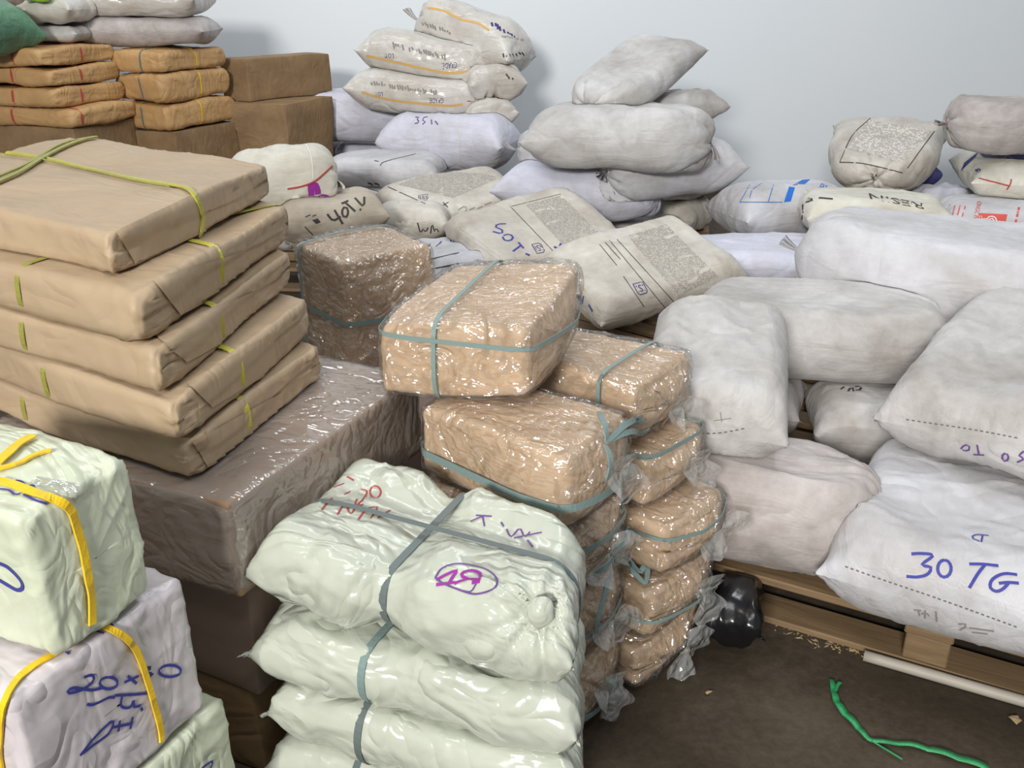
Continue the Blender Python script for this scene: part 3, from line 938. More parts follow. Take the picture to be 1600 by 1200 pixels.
sack('S30', 'woven_sack', 'cream', 'cream sack with black lettering, behind the long white tied sack', group=GR)
sack('S36', 'woven_sack', 'white', 'largest long white sack with tied left end, right side of the pile', ('tied', 'sewn'), (.09, 0), droop=.15, big=True, group=GR)
sack('S45', 'woven_sack', 'lilac', 'small white sack lump beneath the purple banded sack', group=GR)
sack('S35', 'woven_sack', 'white', 'white sack with red square emblem and red sideways print', group=GR)
sack('S34', 'woven_sack', 'navy_sack', 'dark blue sack half hidden behind the grey printed sack', group=GR)
sack('S31', 'woven_sack', 'print', 'grey printed sack with a gathered near end, against the wall at right', ('tied', 'sewn'), (0, 0), tie=None, group=GR)
sack('S33', 'woven_sack', 'cream', 'cream sack with dark purple band and red string, at the right edge', group=GR)
sack('S32', 'woven_sack', 'dusty', 'dusty white sack with pink tied left end, topmost at the right', ('tied', 'sewn'), (.05, 0), droop=.1, group=GR, tie='pinktie')
GM = 'white sacks of the tall stack against the wall'
sack('S28', 'woven_sack', 'grey', 'white sack at the foot of the tall stack by the wall, lowest left', group=GM)
sack('S27', 'woven_sack', 'print', 'brownish grey sack at the foot of the tall stack, lowest right', group=GM)
sack('S25', 'woven_sack', 'lilac', 'bluish white sack with puckered tied end, second from the bottom left', ('sewn', 'tied'), (0, .05), droop=-.6, group=GM)
sack('S26', 'woven_sack', 'grey', 'grey sack in shade at the right side, second from the bottom', group=GM)
sack('S24', 'woven_sack', 'white', 'white sack with pointed right corner, third level of the tall stack', ('tied', 'sewn'), (.05, 0), group=GM)
sack('S23', 'woven_sack', 'white', 'small white sack with tied ears, left side of the tall stack', ('tied', 'tied'), (.10, .05), droop=.5, group=GM)
sack('S22', 'woven_sack', 'grey', 'large sagging dusty white sack with a tied right end, second from the top', ('sewn', 'tied'), (0, .09), droop=-.9, sag=.02, group=GM)
sack('S21', 'woven_sack', 'grey', 'grey white sack behind the topmost, in shade at the right', group=GM)
sack('S20', 'woven_sack', 'grey', 'topmost white sack of the tall stack, tilted toward the camera with gathered front', ('tied', 'sewn'), (0, 0), tie=None, group=GM)
GL = 'sacks of the leaning stack by the wall'
sack('S8a', 'woven_sack', 'grey', 'small grey sack peeking out under the lilac sack', group=GL)
sack('S8b', 'woven_sack', 'lilac', 'flat white sack under the lilac sack, behind the glossy printed one', group=GL)
sack('S6', 'woven_sack', 'lilac', 'lilac white sack with puckered left end, beside the old cartons', ('tied', 'sewn'), (.02, 0), group=GL)
sack('S7', 'woven_sack', 'lilac', 'square-ended lilac white sack lettered 35 TG', full=1.3, group=GL)
sack('S5', 'woven_sack', 'shiny', 'small grey sack at the back right, behind the lower striped sack', group=GL)
sack('S3', 'woven_sack', 'shiny', 'glossy sack with orange stripe and red tie, lower of the two with GRADE print', ('sewn', 'tied'), (0, .08), droop=.1, tie='red', group=GL)
sack('S4', 'woven_sack', 'shiny', 'small grey sack at the back right, behind the upper striped sack', group=GL)
sack('S2', 'woven_sack', 'shiny', 'glossy sack with orange stripe and red tie, upper of the two with GRADE print', ('sewn', 'tied'), (0, .09), droop=-.3, tie='red', group=GL)
sack('S1', 'woven_sack', 'shiny', 'topmost glossy sack of the leaning stack, tilted down to the right', ('tied', 'sewn'), (.14, 0), droop=.25, group=GL)
GF = 'printed sacks lying in the middle of the store'
sack('S12', 'woven_sack', 'white', 'white sack under the cream one, beside the brown paper stack', group=GF)
sack('S17', 'woven_sack', 'white', 'white printed sack with ruled lines, between the kraft bundles and 50 T', group=GF)
sack('S15', 'woven_sack', 'white', 'white sack with black capitals, low in the middle', group=GF)
sack('S13', 'woven_sack', 'print', 'small grey sack with scribbled black writing, in front of the capitals', group=GF)
sack('S16', 'woven_sack', 'tan', 'small brownish sack beside the red tied cream sack', group=GF)
sack('S9', 'woven_sack', 'white', 'glossy white sack with black PP print, under the 35 TG sack', group=GF)
sack('S14', 'woven_sack', 'print', 'boxy grey printed sack with a small square emblem, farthest of the three', full=1.4, group=GF)
sack('S11', 'woven_sack', 'tan', 'tan sack lettered 40 T.V in black', group=GF)
sack('S10', 'woven_sack', 'cream', 'cream sack bound with red string, purple scrawl on the end', ('sewn', 'tied'), (0, .05), tie='red', group=GF)
sack('S18', 'woven_sack', 'print', 'grey printed sack lettered 50 T in blue', full=1.3, group=GF, big=True)
sack('S19', 'woven_sack', 'print', 'grey printed sack nearest the kraft bundles, with hemmed white flap', full=1.3, group=GF, big=True)


# ------------------------------------------------------------------ wrapped bundles and cartons
def to_quad(P, L, W, quad, zc):
    """local block coordinates mapped on a four-cornered footprint (-x-y, +x-y, +x+y, -x+y)"""
    q = [np.array(p, float) for p in quad]
    u = P[..., 0] / L + .5; v = P[..., 1] / W + .5
    xy = ((1 - u) * (1 - v))[..., None] * q[0] + (u * (1 - v))[..., None] * q[1] + (u * v)[..., None] * q[2] + ((1 - u) * v)[..., None] * q[3]
    return np.concatenate([xy, (P[..., 2] + zc)[..., None]], -1)

def wrapped(key, name, label, cat, group, quad, z0, T, mat, seed, slack=.05, ends=('fold', 'fold'), pinch=(), r=.018, wave=.006, slope=(0, 0),
            film=None, film_slack=.08, film_ends=None, skip=(), res=(84, 112), steps=70, jitter=.003, seam=(0, 0), tail=(0, 0), crease=.004, fold=.003, kind='block', full=1.0, bulge=0.0, pucker=None):
    """bundle in paper or plastic (one body), optionally with a clear film part round it"""
    q = [np.array(p, float) for p in quad]
    L = .5 * (np.linalg.norm(q[1] - q[0]) + np.linalg.norm(q[2] - q[3])); W = .5 * (np.linalg.norm(q[3] - q[0]) + np.linalg.norm(q[2] - q[1]))
    rs = np.random.RandomState(seed)
    def make(slk, en, dims, jit, rr, kind='block', off=0.0):
        l, w, t = dims
        if kind == 'block': P = soft_block(l, w, t, seed, rr, res[0], res[1], crease, fold, wave, bulge)
        elif kind == 'bag':
            P = bag(l, w, t, en, seed, res[0], res[1], 110, full)
            for ax, pos, depth, wid in pinch:
                g = 1 - depth * np.exp(-((P[..., ax] - pos) / wid) ** 2)
                P[..., 2] *= g
                if ax == 0: P[..., 1] *= .5 + .5 * g
            nn = normals_of(P); nn *= 1.0 if ((nn * P).sum(2)).mean() > 0 else -1.0
            P = P + nn * (crease * (ridges(P, rs, 18, 50) - .5))[..., None]
        elif kind == 'film': P = soft_block(l + .003, w + .003, t + .003, seed + 5, rr + .004, res[0], res[1], .008, 0, wave, bulge + .008)
        else: P = wrap(l, w, t, seed, en, slk, (), rr, res[0], res[1], steps, jitter=jit, seam=seam)
        for e in (0, 1):
            if en[e] == 'tied' and tail[e] and kind == 'bag': P = tail_rings(P, e, tail[e], -.5, rs, .03)
        n0 = P.shape[0]
        F, UV = grid_faces(n0, res[1])
        V = P.reshape(-1, 3)
        if volume_sign(V, F) < 0: F, UV = grid_faces(n0, res[1], True)
        wv = lowfreq(V, wave, np.random.RandomState(seed), 7.0)
        g = to_quad(V, L, W, quad, z0 + T / 2)
        g[:, 2] += .5 * wv + slope[0] * V[:, 0] + slope[1] * V[:, 1]
        g[:, :2] += (lowfreq(V + 3, wave, np.random.RandomState(seed + 9), 6.0)[:, None])
        return g, [list(f) for f in F], UV.reshape(-1, 2)
    c = sum(q) / 4; d = q[1] - q[0] + q[2] - q[3]
    R = rotm(math.degrees(math.atan2(d[1], d[0])))
    if film:
        V, F, U = make(slack, ('fold', 'fold'), (L - .014, W - .014, T - .012), jitter, r, 'block')
        V = conform(V, skip)
        G = V.reshape(-1, res[1], 3); nn = normals_of(G); cc = G.mean((0, 1))
        if ((nn * (G - cc)).sum(2)).mean() < 0: nn = -nn
        rr_ = np.random.RandomState(seed + 77)
        off = .0045 + .013 * np.clip(ridges(G, rr_, 16, 55, 7, 4) - .2, 0, 1.2) + .003 * (1 + lowfreq(G, 1.0, rr_, 9.0).clip(-1, 1))
        V2 = (G + nn * off[..., None]).reshape(-1, 3); V2[:, 2] = np.maximum(V2[:, 2], .0015); F2, U2 = F, U
    else:
        V, F, U = make(slack, ends, (L, W, T), jitter, r, kind)
        V = conform(V, skip)
        if pucker:
            tr = BVHTree.FromPolygons([Vector(q) for q in V], F)
            kc, kn, _, _ = tr.ray_cast(Vector((0, 0, EYE)), ray(*pucker)); kc = np.array(kc); kn = np.array(kn)
            e1 = np.cross(kn, [0, 0, 1.0]); e1 /= np.linalg.norm(e1); e2 = np.cross(kn, e1)
            dv = V - kc; d = np.linalg.norm(dv, axis=1); an = np.arctan2(dv @ e2, dv @ e1)
            ph = (np.abs(np.sin(5.5 * an + .6 * np.sin(an * 2))) + .7 * np.abs(np.sin(8.5 * an + 1.3))) / 1.7
            hgt = -.034 * np.exp(-(d / .035) ** 2) + .040 * np.exp(-d / .085) * np.clip(d / .03, 0, 1) * (ph - .55)
            V = V + hgt[:, None] * kn; TIE[key] = (kc, kn)
        pass
    base = np.array([c[0], c[1], V[:, 2].min()])
    o = link_mesh(name, V, F, M[mat], uvs=U, loc=base, R=R)
    tag(o, label, cat, group); OBJ[key] = o
    if film:
        fo = link_mesh('clear_film', V2, F2, M[film], o, uvs=U2); fo['label'] = 'clear plastic film wrapped round the bundle'
        register(key, V2, F2); HULL[key] = (V2, F2)
    else:
        register(key, V, F); HULL[key] = (V, F)
    return o
HULL = {}
TIE = {}
def band(key, u, v, mat, width, axis=None, name='strap', normal=None, thick=.0012, off=.0015):
    """band round a bundle through the seen point; axis 0/1 = square to the bundle's own length/width, 2 = level"""
    V, F = HULL[key]; o = OBJ[key]; loc, R = FRAME[o.name]
    h = hit(key, u, v)
    p = h[0] if h is not None else loc
    n = R[:, axis] if normal is None else np.asarray(normal, float)
    v2, f2 = strap_loop(V, F, p, n, width, thick, off)
    return link_mesh(name, v2, f2, M[mat], o, smooth=False)

def carton(key, name, label, group, quad, z0, z1, mat, seed, tape=True, wob=.004, film=False):
    rs = np.random.RandomState(seed)
    V, F = box_mesh(quad, z0, z1, rs, n=12, nz=6, wob=wob)
    V = conform(V)
    q = [np.array(p, float) for p in quad]; c = sum(q) / 4; d = q[1] - q[0]
    R = rotm(math.degrees(math.atan2(d[1], d[0])))
    o = link_mesh(name, V, F, M[mat], loc=(c[0], c[1], V[:, 2].min()), R=R)
    add_bevel(o, .006, 2)
    tag(o, label, 'box', group); OBJ[key] = o
    if film:
        L = np.linalg.norm(q[1] - q[0]); W = np.linalg.norm(q[3] - q[0]); T = z1 - z0
        P = soft_block(L + .012, W + .012, T + .01, seed, .014, 84, 112, .005, .002, .004)
        F2, UV = grid_faces(P.shape[0], 112); V2 = P.reshape(-1, 3)
        if volume_sign(V2, F2) < 0: F2, UV = grid_faces(P.shape[0], 112, True)
        V2 = conform(to_quad(V2, L, W, quad, (z0 + z1) / 2))
        fo = link_mesh('stretch_film', V2, F2, M['stretch'], o, uvs=UV.reshape(-1, 2)); fo['label'] = 'clear stretch film round the carton'
        F2 = [list(f) for f in F2]
        register(key, V2, F2); HULL[key] = (V2, F2)
    else: register(key, V, F); HULL[key] = (V, F)
    return o

def ext(p, yaw, d): return np.array([p[0] + d * math.cos(math.radians(yaw)), p[1] + d * math.sin(math.radians(yaw))])
def quad_nr(N, yr, lr, yl, ll):
    """footprint from its near corner, running right and left from it: order left-near, near... as +x = right side"""
    N = np.array(N, float); Rr = ext(N, yr, lr); Lf = ext(N, yl, ll)
    return [Lf, N, Rr, Lf + Rr - N]

# cartons under the brown paper stack
GC = 'cartons under the brown paper bundles'
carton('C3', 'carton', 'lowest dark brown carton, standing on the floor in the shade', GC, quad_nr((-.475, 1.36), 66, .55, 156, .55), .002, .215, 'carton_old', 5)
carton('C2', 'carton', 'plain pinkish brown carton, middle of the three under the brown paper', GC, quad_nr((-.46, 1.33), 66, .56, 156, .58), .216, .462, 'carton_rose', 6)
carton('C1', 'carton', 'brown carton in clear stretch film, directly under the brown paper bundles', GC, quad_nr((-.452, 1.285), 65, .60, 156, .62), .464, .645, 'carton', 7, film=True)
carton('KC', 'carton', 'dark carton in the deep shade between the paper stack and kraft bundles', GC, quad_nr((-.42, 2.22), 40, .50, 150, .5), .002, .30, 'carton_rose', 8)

GP = 'brown paper bundles in the front left stack'
RL = [
    # near corner, right-far corner (as footprints), bottom height
    ('R5', (-.535, 1.335), (-.40, 1.80), .648, .080, 'lowest brown paper bundle, bulging over the film-wrapped carton'),
    ('R4', (-.525, 1.325), (-.425, 1.87), .728, .082, 'brown paper bundle, second from the bottom of the front left stack'),
    ('R3', (-.555, 1.335), (-.475, 1.93), .810, .080, 'brown paper bundle, middle of the five in the front left stack'),
    ('R2', (-.575, 1.35), (-.485, 2.02), .890, .080, 'brown paper bundle, second from the top of the front left stack'),
    ('R1', (-.625, 1.43), (-.535, 2.08), .970, .082, 'topmost brown paper bundle, crossed by olive yellow string'),
]
for i, (key, N, Fr, z0, T, lab) in enumerate(RL):
    N = np.array(N); Fr = np.array(Fr)
    Lf = ext(N, 149, .72); Bk = ext(Fr, 147, .72)
    wrapped(key, 'paper_bundle', lab, 'paper bundle', GP, [Lf, N, Fr, Bk], z0, T, 'kraft', 31 + i, r=.013, wave=.007, crease=.0045, res=(104, 132), fold=.005)
    if key != 'R1':
        fu, ru = {'R2': ((29, 450), (343, 400)), 'R3': ((36, 522), (343, 490)), 'R4': ((73, 605), (375, 575)), 'R5': ((100, 690), (386, 660))}[key]
        band(key, *fu, 'olive_dark', .013, 0, 'string')
        band(key, *ru, 'olive', .014, 1, 'string')

# kraft paper bundles in clear bags: two columns with tied ends toward the floor
GK = 'kraft bundles in clear plastic bags'
def kraft(key, label, cx, cy, L, W, z0, T, yaw, seed, ends=('tied', 'tied'), tail=.04, **kw):
    return wrapped(key, 'kraft_bundle', label, 'paper bundle', GK, quad_from(cx, cy, L, W, yaw), z0, T, 'kraft_pale', seed, slack=.04, film='film',
                   film_slack=.09, film_ends=ends, tail=(0, tail), jitter=.004, bulge=.02, wave=.008, **kw)
kraft('K11', 'kraft bundle on the floor, right column, lowest', .215, 1.775, .38, .26, .004, .132, -42, 51)
kraft('K10', 'kraft bundle with string bow, left column, lowest', .025, 1.62, .38, .23, .004, .165, -38, 52)
kraft('K9', 'kraft bundle, second from the floor in the right column', .24, 1.80, .38, .26, .134, .132, -42, 53)
kraft('K8', 'kraft bundle, second from the floor in the left column', .02, 1.63, .38, .23, .166, .165, -38, 54)
kraft('K7', 'kraft bundle standing out farthest to the right, third from the floor', .262, 1.83, .38, .26, .266, .132, -42, 55)
kraft('K6', 'kraft bundle with a big string bow, third from the floor in the left column', .02, 1.635, .38, .23, .328, .165, -38, 56)
kraft('K5', 'kraft bundle in the right column, under the rear top bundle', .22, 1.88, .38, .26, .398, .132, -40, 57)
kraft('K4', 'large kraft bundle with a level grey green strap, left column', .015, 1.635, .39, .235, .490, .170, -34, 58)
kraft('K3', 'kraft bundle at the top of the right column, beside the upright white sack', .19, 1.90, .34, .26, .530, .145, -36, 59)
kraft('K2', 'topmost kraft bundle, askew with two crossing straps', -.055, 1.83, .33, .36, .668, .17, -20, 60, slope=(.08, .10))
kraft('K1', 'tall kraft bundle with a strap cross, behind the brown paper stack', -.455, 2.80, .32, .34, .30, .395, -52, 61, ends=('tied', 'tied'), tail=0)
def gather(key, r=.075, out=.05, seed=0, side=1, du=0.0, dz=0.0):
    """bunched mouth of the clear bag standing off the end of a bundle"""
    rs = np.random.RandomState(seed); V0, F0 = HULL[key]; o = OBJ[key]; loc, R = FRAME[o.name]
    lv = (V0 - loc) @ R; c = np.array([lv[:, 0].max() * side if side > 0 else lv[:, 0].min(), du, (lv[:, 2].min() + lv[:, 2].max()) / 2 + dz])
    ns, nr = 64, 9; V = []
    k1, k2 = rs.randint(5, 8), rs.randint(9, 12); p1, p2, p3 = rs.uniform(0, 6, 3)
    for i in range(nr):
        f = (i + .15) / nr
        for j in range(ns):
            a = 2 * math.pi * j / ns
            pl = .5 * math.sin(k1 * a + p1 + 2 * f) + .5 * math.sin(k2 * a + p2)
            rr = r * f * (1 + .25 * math.sin(2 * a + p3) + .12 * pl)
            x = -.012 + out * f ** .8 * (.5 + .5 * math.sin(a * 3 + p3)) * .6 + .008 * pl * f + out * .3
            V.append(c + (side * x, rr * math.cos(a) * 1.15, rr * math.sin(a) * .9 - .012 * f))
    F = [[i * ns + j, (i + 1) * ns + j, (i + 1) * ns + (j + 1) % ns, i * ns + (j + 1) % ns] for i in range(nr - 1) for j in range(ns)]
    V = np.array(V) @ R.T + loc
    g = link_mesh('bag_mouth', V, F, M['gather'], o); g['label'] = 'bunched clear plastic mouth of the bag'
for i, (kk, du, dz) in enumerate((('K3', .02, -.02), ('K4', .01, .0), ('K5', .03, .0), ('K6', .0, .0), ('K7', .03, .01), ('K8', .02, .0), ('K9', .02, .0), ('K10', 0, .01), ('K11', .02, .0))):
    gather(kk, .062 if i else .055, .045, 40 + i, 1, du, dz)
gather('K2', .07, .03, 60, -1, .0, -.03)
band('K4', 760, 752, 'teal', .016, 2)
band('K2', 690, 490, 'teal', .009, 0); band('K2', 800, 545, 'teal', .009, 2)
band('K1', 480, 480, 'teal', .012, 0); band('K1', 560, 505, 'teal', .014, 2)
band('K3', 980, 560, 'teal', .009, 0)
band('K6', 930, 850, 'teal', .012, 2); band('K5', 1010, 715, 'teal', .010, 2); band('K8', 940, 980, 'teal', .009, 2); band('K10', 930, 1110, 'teal', .012, 2)
band('K7', 1060, 840, 'teal', .008, 2); band('K9', 1050, 960, 'teal', .008, 2)

# pale green plastic bundles in front
GG = 'pale green plastic bundles in the front stack'
def pale(key, label, quad, z0, T, seed, ends, pinch, tail=(0, 0), full=1.3, **kw):
    return wrapped(key, 'plastic_bundle', label, 'plastic bundle', GG, quad, z0, T, 'pale', seed, ends=ends, pinch=pinch, wave=.006, tail=tail, res=(96, 128), kind='bag', full=full, crease=.008, **kw)
pq = lambda dx, dy, g=.0: [np.array(p) + (dx, dy) for p in ((-.465 - g, 1.28), (.105 + g, 1.065), (.135 + g, 1.36), (-.30 - g, 1.65))]
pale('P4', 'lowest pale green plastic bundle of the front stack', pq(-.005, 0), .004, .155, 71, ('sewn', 'sewn'), ((0, 0, .07, .03),))
pale('P3', 'third pale green plastic bundle from the top of the front stack', pq(.01, -.005), .14, .155, 72, ('sewn', 'sewn'), ((0, 0, .08, .03),))
pale('P2', 'second pale green plastic bundle from the top of the front stack', pq(-.005, .0), .275, .155, 73, ('sewn', 'sewn'), ((0, 0, .10, .03),))
p1 = pq(0, 0); p1[1] = p1[1] + (-.005, .0)
pale('P1', 'top pale green plastic bundle with a strap cross, a knot and circled number', p1, .41, .185, 74, ('sewn', 'sewn'), ((0, -.02, .30, .05), (1, .05, .22, .05)), full=1.2, pucker=(842, 958))
for k, p, q in (('P1', (600, 920), (1000, 900)), ('P2', (565, 1075), None), ('P3', (560, 1140), None), ('P4', (560, 1190), None)):
    band(k, *p, 'darktape' if k != 'P2' else 'teal', .014, 0)
    if q: band(k, 640, 830, 'darktape', .012, 1)

# white plastic bundles at the lower left
GW = 'white plastic bundles in the lower left corner'
def white(key, label, N, yr, lr, yl, ll, z0, T, mat, seed):
    return wrapped(key, 'plastic_bundle', label, 'plastic bundle', GW, quad_nr(N, yr, lr, yl, ll), z0, T, mat, seed, r=.016, wave=.005, crease=.006)
white('W4', 'pale plastic bundle on the floor in the lower left corner', (-.585, .885), 66, .31, 156, .4, .003, .12, 'mint', 83)
white('W3', 'greenish white bundle under the pinkish one, lower left corner', (-.585, .885), 66, .33, 156, .4, .122, .235, 'mint', 82)
white('W2', 'pinkish white bundle lettered 20x30 in blue', (-.60, .87), 64, .30, 155, .4, .36, .258, 'pink', 81)
white('W1', 'topmost greenish white bundle tied with yellow string', (-.565, .92), 66, .175, 156, .42, .62, .225, 'mint', 80)

# brown paper and cartons at the back left
GA = 'warm brown bundles at the back left'
carton('A6', 'carton', 'carton on the floor under the far left paper bundles', 'old cartons at the back left', quad_nr((-2.33, 5.02), 72, .52, 160, .9), .002, .37, 'carton_old', 15)
carton('A5', 'carton', 'old carton just under the far left paper bundles', 'old cartons at the back left', quad_nr((-2.32, 5.04), 72, .52, 160, .9), .371, .725, 'carton_old', 16)
for i, (z0, dx, lab) in enumerate(((.727, .0, 'lowest warm brown bundle of the far left stack'), (.830, -.06, 'third warm brown bundle down in the far left stack'),
                                  (.933, -.07, 'second warm brown bundle down in the far left stack'), (1.036, -.09, 'top warm brown bundle of the far left stack, behind the brown paper'))):
    key = 'A%d' % (4 - i)
    wrapped(key, 'paper_bundle', lab, 'paper bundle', GA, quad_nr((-2.30 + dx, 5.0), 72, .55, 160, .85), z0, .10, 'kraft_warm', 90 + i, r=.025, wave=.012, crease=.008, res=(60, 76))
    band(key, 128, (185, 152, 125, 95)[i], 'red', .012, 1, 'string'); band(key, 20, (185, 150, 125, 95)[i], 'red', .014, 0, 'string')
carton('B5', 'carton', 'old carton on the floor under the middle brown bundles', 'old cartons at the back left', quad_nr((-1.93, 5.42), 66, .55, 160, .34), .002, .33, 'carton_old', 17)
carton('B4', 'carton', 'worn carton under the middle brown bundles at the back left', 'old cartons at the back left', quad_nr((-1.91, 5.40), 66, .55, 160, .34), .331, .655, 'carton_old', 18)
for i, (z0, lab) in enumerate(((.657, 'lower kraft bundle on the worn carton at the back left'), (.815, 'upper kraft bundle on the worn carton at the back left'), (.972, 'top kraft bundle on the worn carton at the back left'))):
    key = 'B%d' % (3 - i)
    wrapped(key, 'paper_bundle', lab, 'paper bundle', GA, quad_nr((-1.93, 5.40), 66, .56, 160, .36), z0, (.155, .155, .12)[i], 'kraft_warm', 95 + i, r=.03, wave=.012, crease=.010, res=(60, 76))
    band(key, 315, (178, 145, 110)[i], 'yellow', .010, 1, 'string'); band(key, 222, (180, 145, 110)[i], 'darktape', .010, 0, 'string')
carton('D3', 'carton', 'carton on the floor behind, under the worn brown carton', 'old cartons at the back left', quad_nr((-1.40, 5.82), 62, .45, 166, .30), .002, .30, 'carton_old', 21)
carton('D2', 'carton', 'worn brown carton beside the lilac white sack', 'old cartons at the back left', quad_nr((-1.38, 5.80), 62, .45, 166, .36), .301, .765, 'carton_old', 19, wob=.012)
carton('D1', 'carton', 'old brown carton highest against the wall, left of the leaning sacks', 'old cartons at the back left', quad_nr((-1.60, 5.93), 50, .64, 160, .2), .766, 1.02, 'carton_old', 20, wob=.008)

# sacks lying on top of the back left stacks
POSE.update(
    T2=(-2.14, 5.75, 1.185, .80, .5, .17, 4, 0, 0), T1=(-2.16, 5.75, 1.35, .78, .5, .19, 3, 0, 0), T4=(-2.50, 5.42, 1.185, .34, .36, .10, 4, 0, 0),
    T3=(-2.45, 5.40, 1.305, .30, .36, .15, -4, 0, 0), TG=(-2.70, 5.06, 1.25, .46, .40, .26, -25, -18, 0), TB=(-2.78, 5.70, 1.34, .5, .36, .36, 5, 0, 0), TL=(-2.47, 5.22, 1.372, .15, .11, .06, 10, 0, 0))
GT = 'sacks lying on the brown bundles at the back left'
sack('T2', 'woven_sack', 'dusty', 'cream white sack with a pointed right end, lower of two on the brown stack', group=GT)
sack('T4', 'woven_sack', 'grey', 'small grey sack squeezed under the cinched one at the back left', group=GT)
sack('TG', 'woven_sack', 'green', 'dark green sack at the upper left edge', group=GT)
sack('T3', 'woven_sack', 'shiny', 'glossy whitish sack cinched in the middle, at the back left', group=GT)
sack('T1', 'woven_sack', 'shiny', 'whitish sack at the top edge of the picture, upper of two on the brown stack', group=GT)
sack('TB', 'woven_sack', 'maroon', 'brown sack in the upper left corner behind the green one', group=GT)
sack('TL', 'plastic_bag', 'lime', 'bright lime green plastic bag lying on the cinched sack', cat='bag', group=GT)


# ------------------------------------------------------------------ writing, print, seams and string seen on the bodies
def Z(ox, oy, sc, *strokes): return [[(ox + x / sc, oy + y / sc) for x, y in st] for st in strokes]
def stitch(body, pts, w, mat, gap=.55, step=9):
    q = spline(pts, 10); seg = np.linalg.norm(np.diff(q, axis=0), axis=1); cum = np.r_[0, np.cumsum(seg)]; out = []
    for t in np.arange(0, cum[-1] - step, step):
        f = lambda x: (float(np.interp(x, cum, q[:, 0])), float(np.interp(x, cum, q[:, 1])))
        out.append([f(t), f(t + step * gap * .5), f(t + step * gap)])
    drape(body, out, w, M[mat], 'stitched_seam', curve=False, step=3)
def ell(cx, cy, rx, ry, n=14, a0=0): return [(cx + rx * math.cos(a0 + 6.2832 * i / n), cy + ry * math.sin(a0 + 6.2832 * i / n)) for i in range(n + 1)]

def dash_mat(name, ink, bare, sx, sy, thr):
    """small-print block: rows of broken dashes in the panel's own coordinates"""
    k = NT(name)
    uv = k.coords('UV', (sx, sy, 1))
    fl = k.new('ShaderNodeVectorMath', operation='FLOOR'); k.link(uv, fl.inputs[0])
    wn = k.new('ShaderNodeTexWhiteNoise', noise_dimensions='2D'); k.link(fl.outputs[0], wn.inputs['Vector'])
    sep = k.new('ShaderNodeSeparateXYZ'); k.link(uv, sep.inputs[0])
    row = k.math('LESS_THAN', k.math('FRACT', sep.outputs[1]), .62)
    on = k.math('MULTIPLY', row, k.math('LESS_THAN', wn.outputs['Value'], thr))
    k.col(k.mix(on, bare, ink)); k.rough(.7); return k.m
M['dash'] = dash_mat('small_print_block', (.24, .22, .20), (.47, .435, .38), 80, 52, .66)
M['dash_light'] = dash_mat('light_print_rows', (.30, .28, .26), (.62, .58, .52), 44, 30, .6)

# front right sacks
drape('S44', Z(1060, 780, 2.857, [(1040, 245), (1085, 243), (1137, 252), (1087, 292), (1128, 305), (1112, 335), (1065, 347), (1018, 344)],
               ell(1187, 310, 30, 38, 14, -1.5), [(1298, 290), (1360, 291), (1428, 298)], [(1368, 294), (1335, 335), (1298, 396)],
               [(1512, 338), (1450, 334), (1400, 360), (1392, 395), (1420, 412), (1450, 400), (1475, 374)], [(1430, 376), (1475, 372), (1520, 376)]), .0062, M['blue'], label='blue handwritten 30 TG')
drape('S44', Z(1060, 780, 2.857, [(1385, 164), (1330, 160), (1310, 174), (1345, 190)], [(1358, 164), (1352, 192)]), .0035, M['blue'])
drape('S44', Z(1060, 780, 2.857, [(1050, 492), (1085, 497)], [(1072, 494), (1078, 520)], [(1102, 494), (1100, 530)], [(1085, 512), (1105, 505), (1120, 520)], [(1150, 500), (1154, 545)],
               [(1252, 556), (1282, 556), (1280, 570), (1255, 582)], [(1300, 573), (1410, 588)], [(1310, 592), (1380, 600)]), .004, M['greyprint'], label='faint smudged pencil marks')
stitch('S44', Z(1060, 780, 2.857, [(745, 300), (915, 360), (1100, 422), (1320, 500), (1543, 582)])[0], .003, 'thread')
drape('S43', Z(980, 380, 2.58, [(1345, 828), (1362, 812), (1380, 818), (1376, 836), (1352, 832)], [(1412, 812), (1418, 850)], [(1395, 851), (1440, 853)], ell(1525, 862, 13, 16), [(1572, 882), (1600, 868), (1580, 855), (1600, 838)]),
      .0045, M['violet'], label='upside-down handwritten 30 TG')
stitch('S43', Z(980, 380, 2.58, [(1125, 710), (1230, 726), (1400, 752), (1600, 790)])[0], .003, 'thread')
stitch('S39', Z(980, 380, 2.58, [(228, 760), (330, 766), (400, 760), (490, 742)])[0], .003, 'thread')
drape('S39', Z(980, 380, 2.58, [(375, 680), (380, 720)], [(350, 715), (420, 705)]), .002, M['greyprint'])
drape('S42', Z(980, 380, 2.58, [(602, 620), (560, 675), (552, 730)]), .003, M['black'], 'printed_line')
patch('S42', Z(980, 380, 2.58, [(588, 598), (602, 568), (613, 600), (605, 616)])[0], M['cobalt'], 'printed_mark', 6, label='small blue printed mark')
drape('S41', Z(980, 380, 2.58, [(890, 598), (905, 580), (912, 598)], [(918, 580), (940, 578), (942, 592), (920, 594)], [(860, 590), (875, 580)]), .006, M['black'], 'printed_text')

